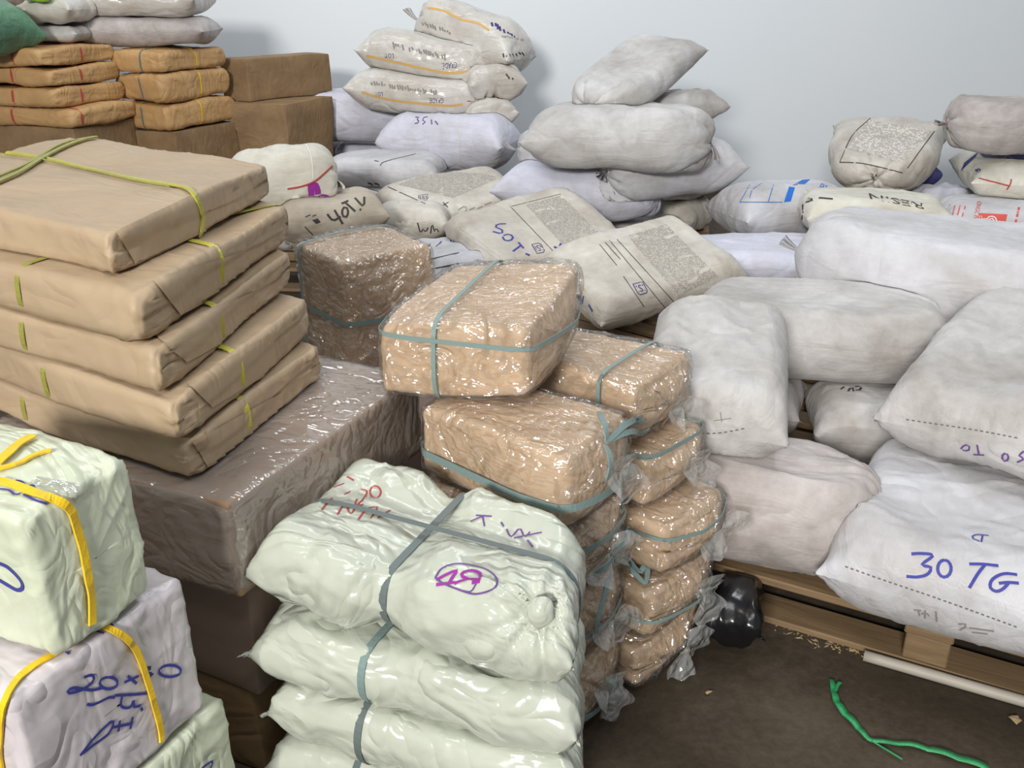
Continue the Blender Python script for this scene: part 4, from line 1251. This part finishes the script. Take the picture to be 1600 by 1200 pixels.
# grey printed sacks
def isi(key, q):
    q = [np.array(p) for p in q]; c = sum(q) / 4
    drape(key, [list(map(tuple, q)) + [tuple(q[0])]], .004, M['navy'], 'printed_emblem', curve=False, label='small square printed emblem')
    lettering(key, 'ISI', c - (q[1] - q[0]) * .36 - (q[3] - q[0]) * .3 if False else q[3] + (q[2] - q[3]) * .14 + (q[0] - q[3]) * .2, (q[2] - q[3]) * .72, (q[0] - q[3]) * .6, M['navy'], 'printed_letters')
patch('S18', Z(640, 260, 2.963, [(540, 178), (702, 135), (888, 318), (722, 378)])[0], M['dash'], label='grey block of small print')
drape('S18', Z(640, 260, 2.963, [(462, 188), (700, 128)], [(470, 190), (700, 430)]), .003, M['black'], 'printed_line', curve=False)
drape('S18', Z(640, 260, 2.963, [(385, 302), (424, 311), (430, 296), (396, 280), (412, 268), (446, 266)], ell(455, 330, 24, 15, 14), [(503, 352), (528, 380)], [(516, 366), (478, 394)], [(668, 372), (716, 396)], [(700, 356), (692, 386), (722, 372)], [(536, 404), (556, 412)]), .0095, M['blue'], label='blue handwritten 50 T')
isi('S18', Z(640, 260, 2.963, [(566, 362), (604, 354), (628, 396), (590, 404)])[0])
drape('S18', Z(640, 260, 2.963, [(222, 290), (420, 440)], [(240, 285), (440, 432)]), .003, M['seamline'], 'stitched_seam')
patch('S19', Z(640, 260, 2.963, [(1012, 322), (1188, 268), (1432, 512), (1245, 600)])[0], M['dash'], label='grey block of small print')
drape('S19', Z(640, 260, 2.963, [(925, 342), (1190, 664)], [(960, 338), (1235, 640)], [(880, 362), (960, 460)], [(905, 352), (975, 430)], [(990, 510), (1085, 650)]), .003, M['black'], 'printed_line', curve=False)
isi('S19', Z(640, 260, 2.963, [(1034, 546), (1078, 534), (1104, 584), (1060, 596)])[0])
drape('S19', Z(640, 260, 2.963, [(690, 420), (780, 545), (880, 690)], [(704, 416), (800, 545), (905, 692)]), .0035, M['seamline'], 'stitched_seam')
drape('S19', Z(640, 260, 2.963, ell(716, 590, 12, 16), [(690, 578), (702, 590), (690, 604)], [(738, 606), (748, 618)], [(762, 655), (772, 592), (796, 640), (806, 600)], [(830, 640), (848, 672)], [(705, 650), (730, 668)], [(1130, 690), (1150, 680), (1160, 694)]), .008, M['blue'], label='blue handwriting beside the hem')
patch('S14', [(622, 288), (684, 267), (788, 274), (708, 309)], M['dash'], label='grey block of small print')
isi('S14', [(654, 306), (668, 303), (669, 312), (655, 314)])
drape('S14', [[(606, 292), (672, 322)], [(690, 322), (701, 316)], [(692, 316), (700, 324)], [(686, 318), (695, 328)]], .006, M['black'], 'printed_mark', curve=False)
drape('S14', [[(716, 337), (728, 330), (727, 322), (716, 328)], [(733, 328), (742, 324)], [(746, 326), (754, 322)], [(757, 320), (768, 316)]], .005, M['greyprint'], 'printed_mark')
patch('S31', Z(1220, 130, 4.21, [(572, 242), (992, 318), (790, 522), (442, 430)])[0], M['dash_light'], label='grey block of small print')
drape('S31', Z(1220, 130, 4.21, [(590, 230), (470, 345), (388, 520)], [(388, 520), (520, 526), (650, 552), (800, 590)], [(1010, 316), (920, 440), (832, 560)]), .005, M['black'], 'printed_line')

# sacks in the middle
drape('S11', Z(400, 190, 5, [(556, 722), (602, 772), (662, 742)], [(612, 690), (678, 800)], ell(696, 708, 24, 40, 14, .4), [(668, 642), (722, 618)], [(694, 630), (776, 702)], [(810, 682), (820, 692)], [(772, 596), (838, 660), (846, 588)]), .011, M['black'], label='black handwritten 40 T.V')
patch('S11', Z(400, 190, 5, [(438, 770), (482, 756), (506, 786), (470, 800)])[0], M['black'], 'printed_mark', 6)
drape('S11', Z(400, 190, 5, [(385, 745), (425, 728)], [(440, 740), (470, 728)], [(380, 820), (445, 885)]), .005, M['black'], 'printed_line')
drape('S13', Z(400, 190, 5, [(1262, 790), (1282, 862)], [(1290, 862), (1310, 836), (1325, 866), (1345, 826)], [(1365, 872), (1376, 800), (1396, 862), (1406, 828), (1428, 862)]), .007, M['black'], label='scribbled black writing')
drape('S10', Z(400, 190, 5, [(430, 606), (432, 545), (424, 508), (460, 490), (484, 555), (470, 590)]), .03, M['purple'], label='thick purple scrawl')
drape('S10', Z(400, 190, 5, [(330, 692), (440, 612), (510, 574), (565, 584)]), .012, M['purple'])
drape('S10', Z(400, 190, 5, [(245, 525), (350, 506), (450, 468), (530, 405), (592, 345)]), .007, M['red'], 'string', .003, .003)
drape('S10', [[(478, 226), (486, 246), (489, 280)]], .006, M['tie'], 'fold_line', .002, .002)
lettering('S9', 'PP', (575, 303), (19, 1), (-1, -18), M['black'], label='black printed PP')
drape('S9', Z(400, 190, 5, [(970, 345), (1010, 312), (1250, 252)], [(925, 305), (960, 312)]), .005, M['black'], 'printed_line')
lettering('S15', 'PROPYLE', (590, 322), (46, -8), (-2, -9), M['black'], label='black printed capitals')
drape('S15', Z(400, 190, 5, [(870, 520), (1170, 610)], [(1000, 655), (1360, 645)], [(640, 480), (700, 460), (760, 470)]), .005, M['black'], 'printed_line')
drape('S17', Z(400, 190, 5, [(1322, 1086), (1586, 1024)], [(1306, 1166), (1600, 1108)]), .007, M['black'], 'printed_line', curve=False)
drape('S17', Z(400, 190, 5, [(1345, 975), (1362, 955)], [(1392, 950), (1412, 975), (1448, 935)], ell(1540, 925, 26, 16)), .006, M['blue'])
lettering('S17', 'Petrochemicals Ltd', (733, 422), (-40, 12), (1.5, 6), M['black'], label='upside-down small black lettering')

# leaning stack with orange stripes
drape('S2', Z(530, 0, 5, [(212, 436), (400, 476), (640, 530), (850, 570), (1080, 545)]), .014, M['orange'], 'stripe', label='orange stripe')
drape('S3', Z(530, 0, 5, [(176, 722), (380, 776), (600, 806), (850, 826), (965, 815)]), .014, M['orange'], 'stripe', label='orange stripe')
drape('S1', Z(530, 0, 5, [(596, 52), (800, 80), (950, 150), (1080, 180), (1172, 238)]), .014, M['orange'], 'stripe', label='orange stripe')
lettering('S2', 'GRADE:', (714, 97), (-24, 2), (0, 9), M['navy']); lettering('S2', 'LOT:', (615, 84), (-15, -1), (0, 7), M['navy'])
lettering('S3', 'GRADE:', (693, 153), (-23, 0), (0, 8), M['navy']); lettering('S3', 'LOT:', (598, 144), (-13, -1), (0, 7), M['navy'])
def dashes(key, a, b, n, h, mat, w=.006):
    a, b = np.array(a, float), np.array(b, float); rs = np.random.RandomState(int(a[0])); out = []
    for i in range(n):
        if rs.rand() < .25: continue
        p = a + (b - a) * i / n; q = p + (b - a) / n * rs.uniform(.15, .75)
        out.append([tuple(p + (0, -h * rs.rand())), tuple(q + (0, h * rs.rand()))])
    drape(key, out, w, mat, 'printed_text', curve=False, step=3)
dashes('S2', (603, 68), (698, 90), 26, 5, M['greyprint'], .011); dashes('S3', (580, 129), (685, 146), 26, 5, M['greyprint'], .011)
dashes('S1', (660, 36), (706, 52), 12, 4, M['greyprint'], .011); dashes('S1', (768, 36), (812, 62), 14, 5, M['navy'], .014); dashes('S1', (784, 56), (820, 63), 12, 2, M['greyprint'], .008)
dashes('S1', (786, 88), (820, 84), 7, 5, M['black'], .010); dashes('S4', (788, 116), (806, 126), 6, 4, M['black'], .010)
drape('S3', Z(530, 0, 5, [(1040, 925), (1075, 880), (1085, 915)]), .012, M['navy'])
drape('S3', Z(530, 0, 5, [(1000, 790), (1175, 802)]), .006, M['red'], 'string'); drape('S2', Z(530, 0, 5, [(1050, 665), (1082, 560), (1085, 520)], [(1200, 555), (1250, 500)]), .007, M['red'], 'string')
drape('S7', Z(530, 0, 5, [(595, 914), (626, 920), (606, 938), (630, 954), (590, 966)], [(692, 912), (656, 920), (650, 938), (676, 950), (650, 972)], [(720, 935), (724, 972)], [(750, 945), (772, 975)]), .008, M['violet'], label='violet handwritten 35 TG')
drape('S7', [[(714, 196), (719, 226), (716, 262)]], .006, M['seamline'], 'stitched_seam')

# right hand printed sacks
for q in (Z(1060, 100, 2.963, [(488, 640), (520, 636), (540, 572), (512, 568)])[0], Z(1060, 100, 2.963, [(528, 562), (585, 556), (612, 534), (575, 536)])[0]):
    patch('S29', q, M['cobalt'], 'printed_stripe', 8, label='blue printed stripe')
lettering('S29', 'HOMOPOLYM', (1320, 282), (-62, 46), (7, 8), M['cobalt'], label='blue lettering running down the sack'); lettering('S29', 'BASEL', (1284, 286), (-26, 30), (9, 5), M['cobalt'])
drape('S29', Z(1060, 100, 2.963, [(330, 620), (345, 580), (400, 545)], [(415, 640), (440, 560)], [(285, 640), (480, 640)], [(285, 640), (330, 560)]), .004, M['cobalt'], 'printed_line')
lettering('S30', 'RESIN', (1441, 318), (-84, -16), (3, 9), M['black'], label='upside-down black lettering')
dashes('S30', (1395, 312), (1426, 318), 12, 1.5, M['greyprint'], .005)
drape('S30', Z(1060, 100, 2.963, [(575, 650), (578, 690)], [(590, 640), (625, 630), (600, 622)], [(575, 700), (572, 720)], [(650, 620), (715, 625)]), .012, M['black'], 'printed_text')
patch('S33', [(1528, 237), (1600, 233), (1600, 250), (1537, 246)], M['navy'], 'printed_band', 12, label='dark purple printed band')
patch('S33', [(1501, 268), (1524, 246), (1529, 237), (1507, 254)], M['navy'], 'printed_band', 8)
lettering('S33', 'PP', (1597, 234), (-52, 1), (2, 9), M['whiteprint'], off=.003, label='white upside-down PP')
drape('S33', Z(1220, 130, 4.21, [(1300, 625), (1400, 650), (1506, 676)], [(1516, 630), (1510, 665), (1486, 700)]), .007, M['red'], 'string')
drape('S33', Z(1220, 130, 4.21, [(1280, 570), (1300, 580), (1285, 595)], [(1295, 565), (1315, 572), (1300, 590)]), .010, M['navy'], 'printed_mark')
patch('S35', [(1530, 333), (1574, 335), (1569, 357), (1524, 355)], M['redprint'], 'printed_emblem', 10, label='red square emblem')
drape('S35', [ell(1549, 345, 4, 4, 10), ell(1549, 345, 8, 7, 12)], .005, M['whiteprint'], 'printed_emblem', off=.003)
lettering('S35', 'OPaL', (1530, 337), (-4, 16), (5, 1), M['whiteprint'], 'printed_letters', off=.003)
lettering('S35', 'ONGC Petro additions', (1527, 314), (-14, 62), (7, 2), M['redprint'], label='red lettering running across the sack')
for i in range(4): dashes('S35', (1484 + i * 8, 320 + i), (1476 + i * 7, 360), 14, 1.5, M['redprint'], .006)
dashes('S35', (1592, 325), (1582, 368), 14, 1.5, M['redprint'], .010)

# pale bundles
drape('P1', Z(680, 860, 5.714, [(0, 250), (60, 165), (200, 122), (380, 150), (480, 190), (550, 260), (535, 335), (450, 375), (330, 390), (150, 330), (60, 292), (0, 250)], [(370, 300), (320, 372), (250, 365)]), .003, M['violet'], label='violet pen circle')
drape('P1', Z(680, 860, 5.714, [(10, 268), (110, 215), (195, 184), (160, 235), (122, 300)], [(10, 308), (100, 300), (180, 290)], [(300, 262), (240, 232), (250, 200), (330, 184), (405, 215), (392, 262), (300, 262), (210, 285), (170, 300)], [(330, 290), (400, 280)]), .0055, M['purple'], label='purple number 18')
drape('P1', Z(330, 680, 2.308, [(540, 196), (562, 204), (548, 232), (518, 262), (548, 250)], ell(592, 206, 20, 22, 12, .5), [(455, 288), (480, 252), (505, 286), (525, 232)], [(530, 305), (560, 268), (600, 262), (575, 300)], [(600, 300), (645, 272)], [(398, 272), (432, 228), (438, 252)], [(480, 215), (502, 204)], [(440, 190), (480, 175)], [(490, 150), (515, 165)]), .003, M['redpen'], label='red scribbled writing')
drape('P1', Z(330, 680, 2.308, [(935, 312), (988, 290)], [(955, 290), (1012, 294)], [(980, 296), (986, 330)], [(1045, 315), (1056, 330)], [(1066, 340), (1082, 368), (1112, 338), (1130, 368), (1150, 350)], [(1092, 372), (1192, 352)], [(1140, 380), (1160, 404)]), .003, M['violet'], label='violet scribbled writing')
drape('W1', Z(0, 795, 2.963, [(-10, 246), (40, 270), (95, 325), (108, 362), (85, 375), (40, 352), (-10, 322)]), .0055, M['blue'], label='blue figure')
drape('W1', Z(0, 660, 6, [(145, 552), (200, 560), (240, 600), (150, 582)], [(250, 626), (280, 596), (332, 602)], [(300, 612), (400, 660), (520, 688), (575, 718), (545, 740)], [(-5, 630), (90, 645), (140, 685), (190, 672)], [(220, 680), (330, 735), (440, 768)]), .003, M['blue'])
drape('W2', Z(0, 795, 2.963, [(385, 778), (425, 768), (428, 795), (380, 835), (318, 852), (312, 838), (345, 828), (420, 838), (470, 828)], ell(500, 805, 42, 28), [(572, 802), (640, 772)], [(588, 772), (630, 808)],
                [(662, 738), (700, 732), (672, 756), (706, 764), (662, 788)], ell(784, 750, 52, 27), [(400, 902), (430, 905), (500, 872), (530, 872)], [(528, 862), (620, 858), (706, 850)], [(562, 864), (558, 912), (600, 918), (615, 880), (618, 915), (650, 908)], [(650, 918), (656, 934)],
                [(368, 1140), (430, 1062), (505, 988), (522, 990), (498, 1040), (425, 1095), (368, 1140)], [(552, 978), (545, 1030)], [(612, 962), (600, 1018)], [(520, 1010), (612, 992)]), .0042, M['blue'], label='blue handwritten 20x30')
drape('W2', Z(0, 795, 2.963, ell(500, 545, 22, 14), [(305, 665), (322, 678), (318, 662)], [(450, 570), (480, 578)]), .003, M['blue'])
drape('W3', Z(0, 795, 2.963, [(930, 1200), (982, 1166), (970, 1205)]), .004, M['blue'])
drape('W1', Z(0, 660, 6, [(-30, 560), (130, 600), (370, 690), (560, 750), (650, 830), (690, 950), (760, 1180), (800, 1400), (840, 1640), (848, 1890)]), [.011], M['yellow'], 'string', .002, .003)
drape('W1', Z(0, 660, 6, [(-30, 470), (200, 400), (330, 330), (480, 285)]), .006, M['yellow'], 'string', .003, .003)
drape('W1', Z(0, 660, 6, [(-30, 440), (60, 350), (200, 230), (325, 160)]), .013, M['yellow'], 'string', .006, .002)
drape('W2', Z(0, 795, 2.963, [(420, 545), (500, 560), (580, 600), (640, 690), (700, 880), (735, 1010), (740, 1080)]), .009, M['yellow'], 'string', .002, .003)
drape('W2', Z(0, 795, 2.963, [(430, 550), (380, 600), (250, 680), (120, 760), (50, 850), (15, 960), (5, 1100), (20, 1215)]), .009, M['yellow'], 'string', .002, .003)
patch('W1', Z(0, 660, 6, [(270, 580), (350, 515), (745, 590), (690, 710)])[0], M['tape'], 'clear_tape', 8, .002, label='piece of clear tape')

# string on the brown paper stack
for w, st in ((.011, [(-10, 292), (30, 274), (75, 246), (130, 222), (192, 212)]), (.007, [(-10, 284), (40, 262), (100, 228), (170, 214)])):
    drape('R1', [st], w, M['olive_dark'], 'string', .004, .004)
drape('R1', [[(-10, 238), (65, 248), (130, 264), (210, 282), (270, 292), (296, 300), (312, 330), (312, 358), (303, 386)]], .012, M['olive'], 'string', .003, .003)
drape('R1', [[(-10, 243), (65, 253), (130, 268), (210, 286), (266, 296)]], .004, M['olive_dark'], 'string', .005, .003)
drape('R2', [[(303, 338), (304, 356)], [(315, 336), (316, 352)]], .003, M['whiteprint'], 'tape_scrap', .002)

# bows of grey green string on the kraft bundles
def hit_any(u, v):
    best = None
    for nm in SURF:
        loc, nor, idx, dist = SURF[nm].ray_cast(Vector((0, 0, EYE)), ray(u, v))
        if loc is not None and (best is None or dist < best[2]): best = (np.array(loc), np.array(nor) * (-1 if nor.dot(ray(u, v)) > 0 else 1), dist)
    return None if best is None else best[:2]
def bow(key, strokes, w, mat='teal'):
    VV, FF, b = [], [], 0
    for st in strokes:
        q = spline(st, 5); hs = [hit_any(*p) for p in q]; hs = [h for h in hs if h is not None]
        if len(hs) < 3: continue
        P = np.array([h[0] for h in hs]); N = np.array([h[1] for h in hs])
        for _ in range(3):
            P[1:-1] = .5 * P[1:-1] + .25 * (P[2:] + P[:-2]); N[1:-1] = .5 * N[1:-1] + .25 * (N[2:] + N[:-2])
        N /= np.linalg.norm(N, axis=1, keepdims=True)
        lift = .006 + .012 * np.sin(np.linspace(0, math.pi, len(P)))
        v, f = ribbon(P + N * lift[:, None], N, w * (1 - .5 * np.linspace(-1, 1, len(P)) ** 4), 0, .0025)
        VV.append(v); FF += [[i + b for i in g] for g in f]; b += len(v)
    if VV: link_mesh('string_bow', np.concatenate(VV), FF, M[mat], OBJ[key], smooth=False)
bow('K4', Z(860, 640, 5.714, [(430, 50), (440, 180), (462, 300)], [(462, 300), (560, 205), (700, 90), (790, 48)], [(480, 300), (620, 225), (760, 180), (868, 158)], [(520, 250), (640, 130), (820, 90)], [(458, 310), (468, 450), (472, 630)]), .011)
bow('K6', Z(840, 820, 5.714, [(645, 265), (540, 330), (435, 440)], [(645, 270), (580, 480), (490, 760), (480, 1030)], [(640, 220), (720, 110), (830, 5)], [(645, 262), (800, 262), (920, 340), (978, 450), (966, 552)], [(650, 285), (780, 415), (962, 556)]), .012)
bow('K10', Z(780, 780, 2.857, [(515, 1000), (460, 1060), (388, 1112)], [(512, 1005), (470, 1090), (430, 1210)], [(520, 1005), (490, 1100), (465, 1210)], [(528, 1005), (570, 1080), (622, 1145)], [(528, 1015), (552, 1100), (566, 1195)], [(522, 965), (505, 870), (465, 790)], [(530, 960), (575, 900), (612, 825)]), .010)

# knot of the top pale bundle
if 'P1' in TIE:
    c, n = TIE['P1']; c = c - n * .026; rs = np.random.RandomState(8)
    bm = bmesh.new(); bmesh.ops.create_icosphere(bm, subdivisions=3, radius=.025)
    vs = np.array([v.co[:] for v in bm.verts]); fs = [[v.index for v in f.verts] for f in bm.faces]; bm.free()
    vs = vs * (1 + .9 * (ridges(vs * 4, rs, 12, 30)[:, None] - .5) * .45) * np.array([.95, .8, 1.15])
    link_mesh('knot', vs + c + n * .020, fs, M['pale'], OBJ['P1'])

# folded end flaps of the brown paper bundles
for key, q in (('R1', [(181, 362), (222, 434), (330, 385), (300, 305)]), ('R2', [(238, 438), (290, 504), (395, 440), (380, 392)]), ('R3', [(240, 523), (290, 566), (400, 505), (395, 455)]),
               ('R4', [(292, 600), (330, 636), (430, 575), (425, 520)]), ('R5', [(300, 690), (326, 735), (440, 672), (440, 612)])):
    patch(key, q, M['kraft'], 'folded_flap', 16, .0028)


# ------------------------------------------------------------------ loose things on the floor
def floor_pt(u, v, z=0.0):
    d = ray(u, v); t = (z - EYE) / d.z; return np.array([d.x * t, d.y * t, z])
POSE['BB'] = (.505, 1.765, .085, .19, .15, .17, 75, 0, 0)
o = sack('BB', 'plastic_bag', 'blackplastic', 'crumpled black plastic bag on the floor beside the pallet corner', cat='bag', group=None, ends=('sewn', 'sewn'), full=.5)
mv = np.array([v.co[:] for v in o.data.vertices]); mn = np.array([v.normal[:] for v in o.data.vertices])
mv += mn * (.022 * (ridges(mv, np.random.RandomState(3), 14, 45) - .6))[:, None]; mv[:, 2] = np.maximum(mv[:, 2], .001)
o.data.vertices.foreach_set('co', mv.ravel()); o.data.update()
path = np.array([floor_pt(1350, 1024, .0135), floor_pt(1470, 1058, .0135), floor_pt(1605, 1097, .0135), floor_pt(1660, 1113, .0135)])
path = np.array([path[0] + (path[-1] - path[0]) * t for t in np.linspace(0, 1, 12)])
v, f = tube(path, .0125, 16)
tag(link_mesh('plastic_pipe', v, f, M['pvc'], loc=path[0] * [1, 1, 0]), 'pale plastic pipe lying on the floor in front of the pallet', 'pipe')
c = floor_pt(1443, 1027, .0)
bm = bmesh.new()
V, F = [], []
for i in range(28):
    a = 2 * math.pi * i / 28
    for j in range(8):
        b = 2 * math.pi * j / 8; r = .0185 + .0042 * math.cos(b)
        V.append((c[0] + r * math.cos(a), c[1] + r * math.sin(a), .0062 + .006 * math.sin(b)))
        F.append([i * 8 + j, ((i + 1) % 28) * 8 + j, ((i + 1) % 28) * 8 + (j + 1) % 8, i * 8 + (j + 1) % 8])
bm.free()
tag(link_mesh('plastic_ring', V, F, M['yellowplastic'], loc=c), 'small yellow plastic ring on the floor by the pallet', 'ring')
sp = [floor_pt(*p, .004) for p in ((1299, 1062), (1303, 1085), (1312, 1106), (1338, 1135), (1362, 1158), (1420, 1165), (1480, 1180), (1545, 1202))]
q = spline(sp, 8); q[:, 2] = .004 + .004 * np.abs(np.sin(np.arange(len(q)) * .5))
w = .010 + .006 * np.sin(np.linspace(0, 5, len(q))) ** 2
v, f = ribbon(q, np.tile([0, 0, 1.0], (len(q), 1)), w, 0, .0025)
st = link_mesh('plastic_string', v, f, M['greenplastic'], loc=sp[0] * [1, 1, 0])
tag(st, 'green plastic string lying on the bare floor', 'string')
q2 = spline([floor_pt(*p, .006) for p in ((1362, 1158), (1385, 1172), (1410, 1187))], 6); v, f = ribbon(q2, np.tile([0, 0, 1.0], (len(q2), 1)), .004, 0, .002)
link_mesh('loose_strand', v, f, M['greenplastic'], st)
q2 = spline([floor_pt(*p, .006) for p in ((1303, 1085), (1308, 1072), (1313, 1066))], 6); v, f = ribbon(q2, np.tile([0, 0, 1.0], (len(q2), 1)), .008, 0, .002)
link_mesh('loose_strand', v, f, M['greenplastic'], st)
def flake(name, u, v, size, mat, label, cat, seed, group=None):
    rs = np.random.RandomState(seed); c = floor_pt(u, v, .0); n = 9
    ang = np.sort(rs.uniform(0, 6.28, n)); rad = size * rs.uniform(.55, 1.0, n)
    top = [(c[0] + r * math.cos(a), c[1] + .8 * r * math.sin(a), .004 + .006 * rs.rand()) for a, r in zip(ang, rad)]
    V = [(c[0], c[1], .009)] + top + [(x, y, z - .0022) for x, y, z in top] + [(c[0], c[1], .0012)]
    F = [[0, 1 + i, 1 + (i + 1) % n] for i in range(n)] + [[1 + i, 1 + n + i, 1 + n + (i + 1) % n, 1 + (i + 1) % n] for i in range(n)] + [[2 * n + 1, 1 + n + (i + 1) % n, 1 + n + i] for i in range(n)]
    tag(link_mesh(name, V, F, M[mat], loc=c, smooth=False), label, cat, group)
flake('leaf', 1586, 1128, .017, 'leaf', 'yellowish dry leaf on the floor right of the green string', 'leaf', 1)
flake('leaf', 1108, 1085, .010, 'leaf', 'small brown leaf on the floor below the black bag', 'leaf', 2)
flake('paper_scrap', 1277, 968, .014, 'scrap', 'white scrap standing in the dirt by the pallet', 'scrap', 3)
flake('wood_chip', 1303, 990, .022, 'leaf', 'flat brown wood chip in the dirt along the pallet', 'scrap', 4)
rs = np.random.RandomState(5); VV, FF, b = [], [], 0
a0, a1 = floor_pt(1215, 965), floor_pt(1345, 1015)
for i in range(240):
    t = rs.rand(); c = a0 + (a1 - a0) * t + rs.normal(0, .02, 3) * [1, 1, 0]; s = rs.uniform(.0012, .0045); a = rs.uniform(0, 3.14); h = rs.uniform(.001, .003)
    e1 = np.array([math.cos(a), math.sin(a), 0]) * s * rs.uniform(1, 3); e2 = np.array([-math.sin(a), math.cos(a), 0]) * s * .6
    c[2] = .0006
    VV += [c - e1, c + e2, c + e1, c - e2, c + [0, 0, h]]; FF += [[b, b + 1, b + 4], [b + 1, b + 2, b + 4], [b + 2, b + 3, b + 4], [b + 3, b, b + 4], [b + 3, b + 2, b + 1, b]]; b += 5
tag(link_mesh('swept_debris', VV, FF, M['leaf'], smooth=False), 'crumbs of dry debris swept along the pallet edge', 'debris', kind='stuff')
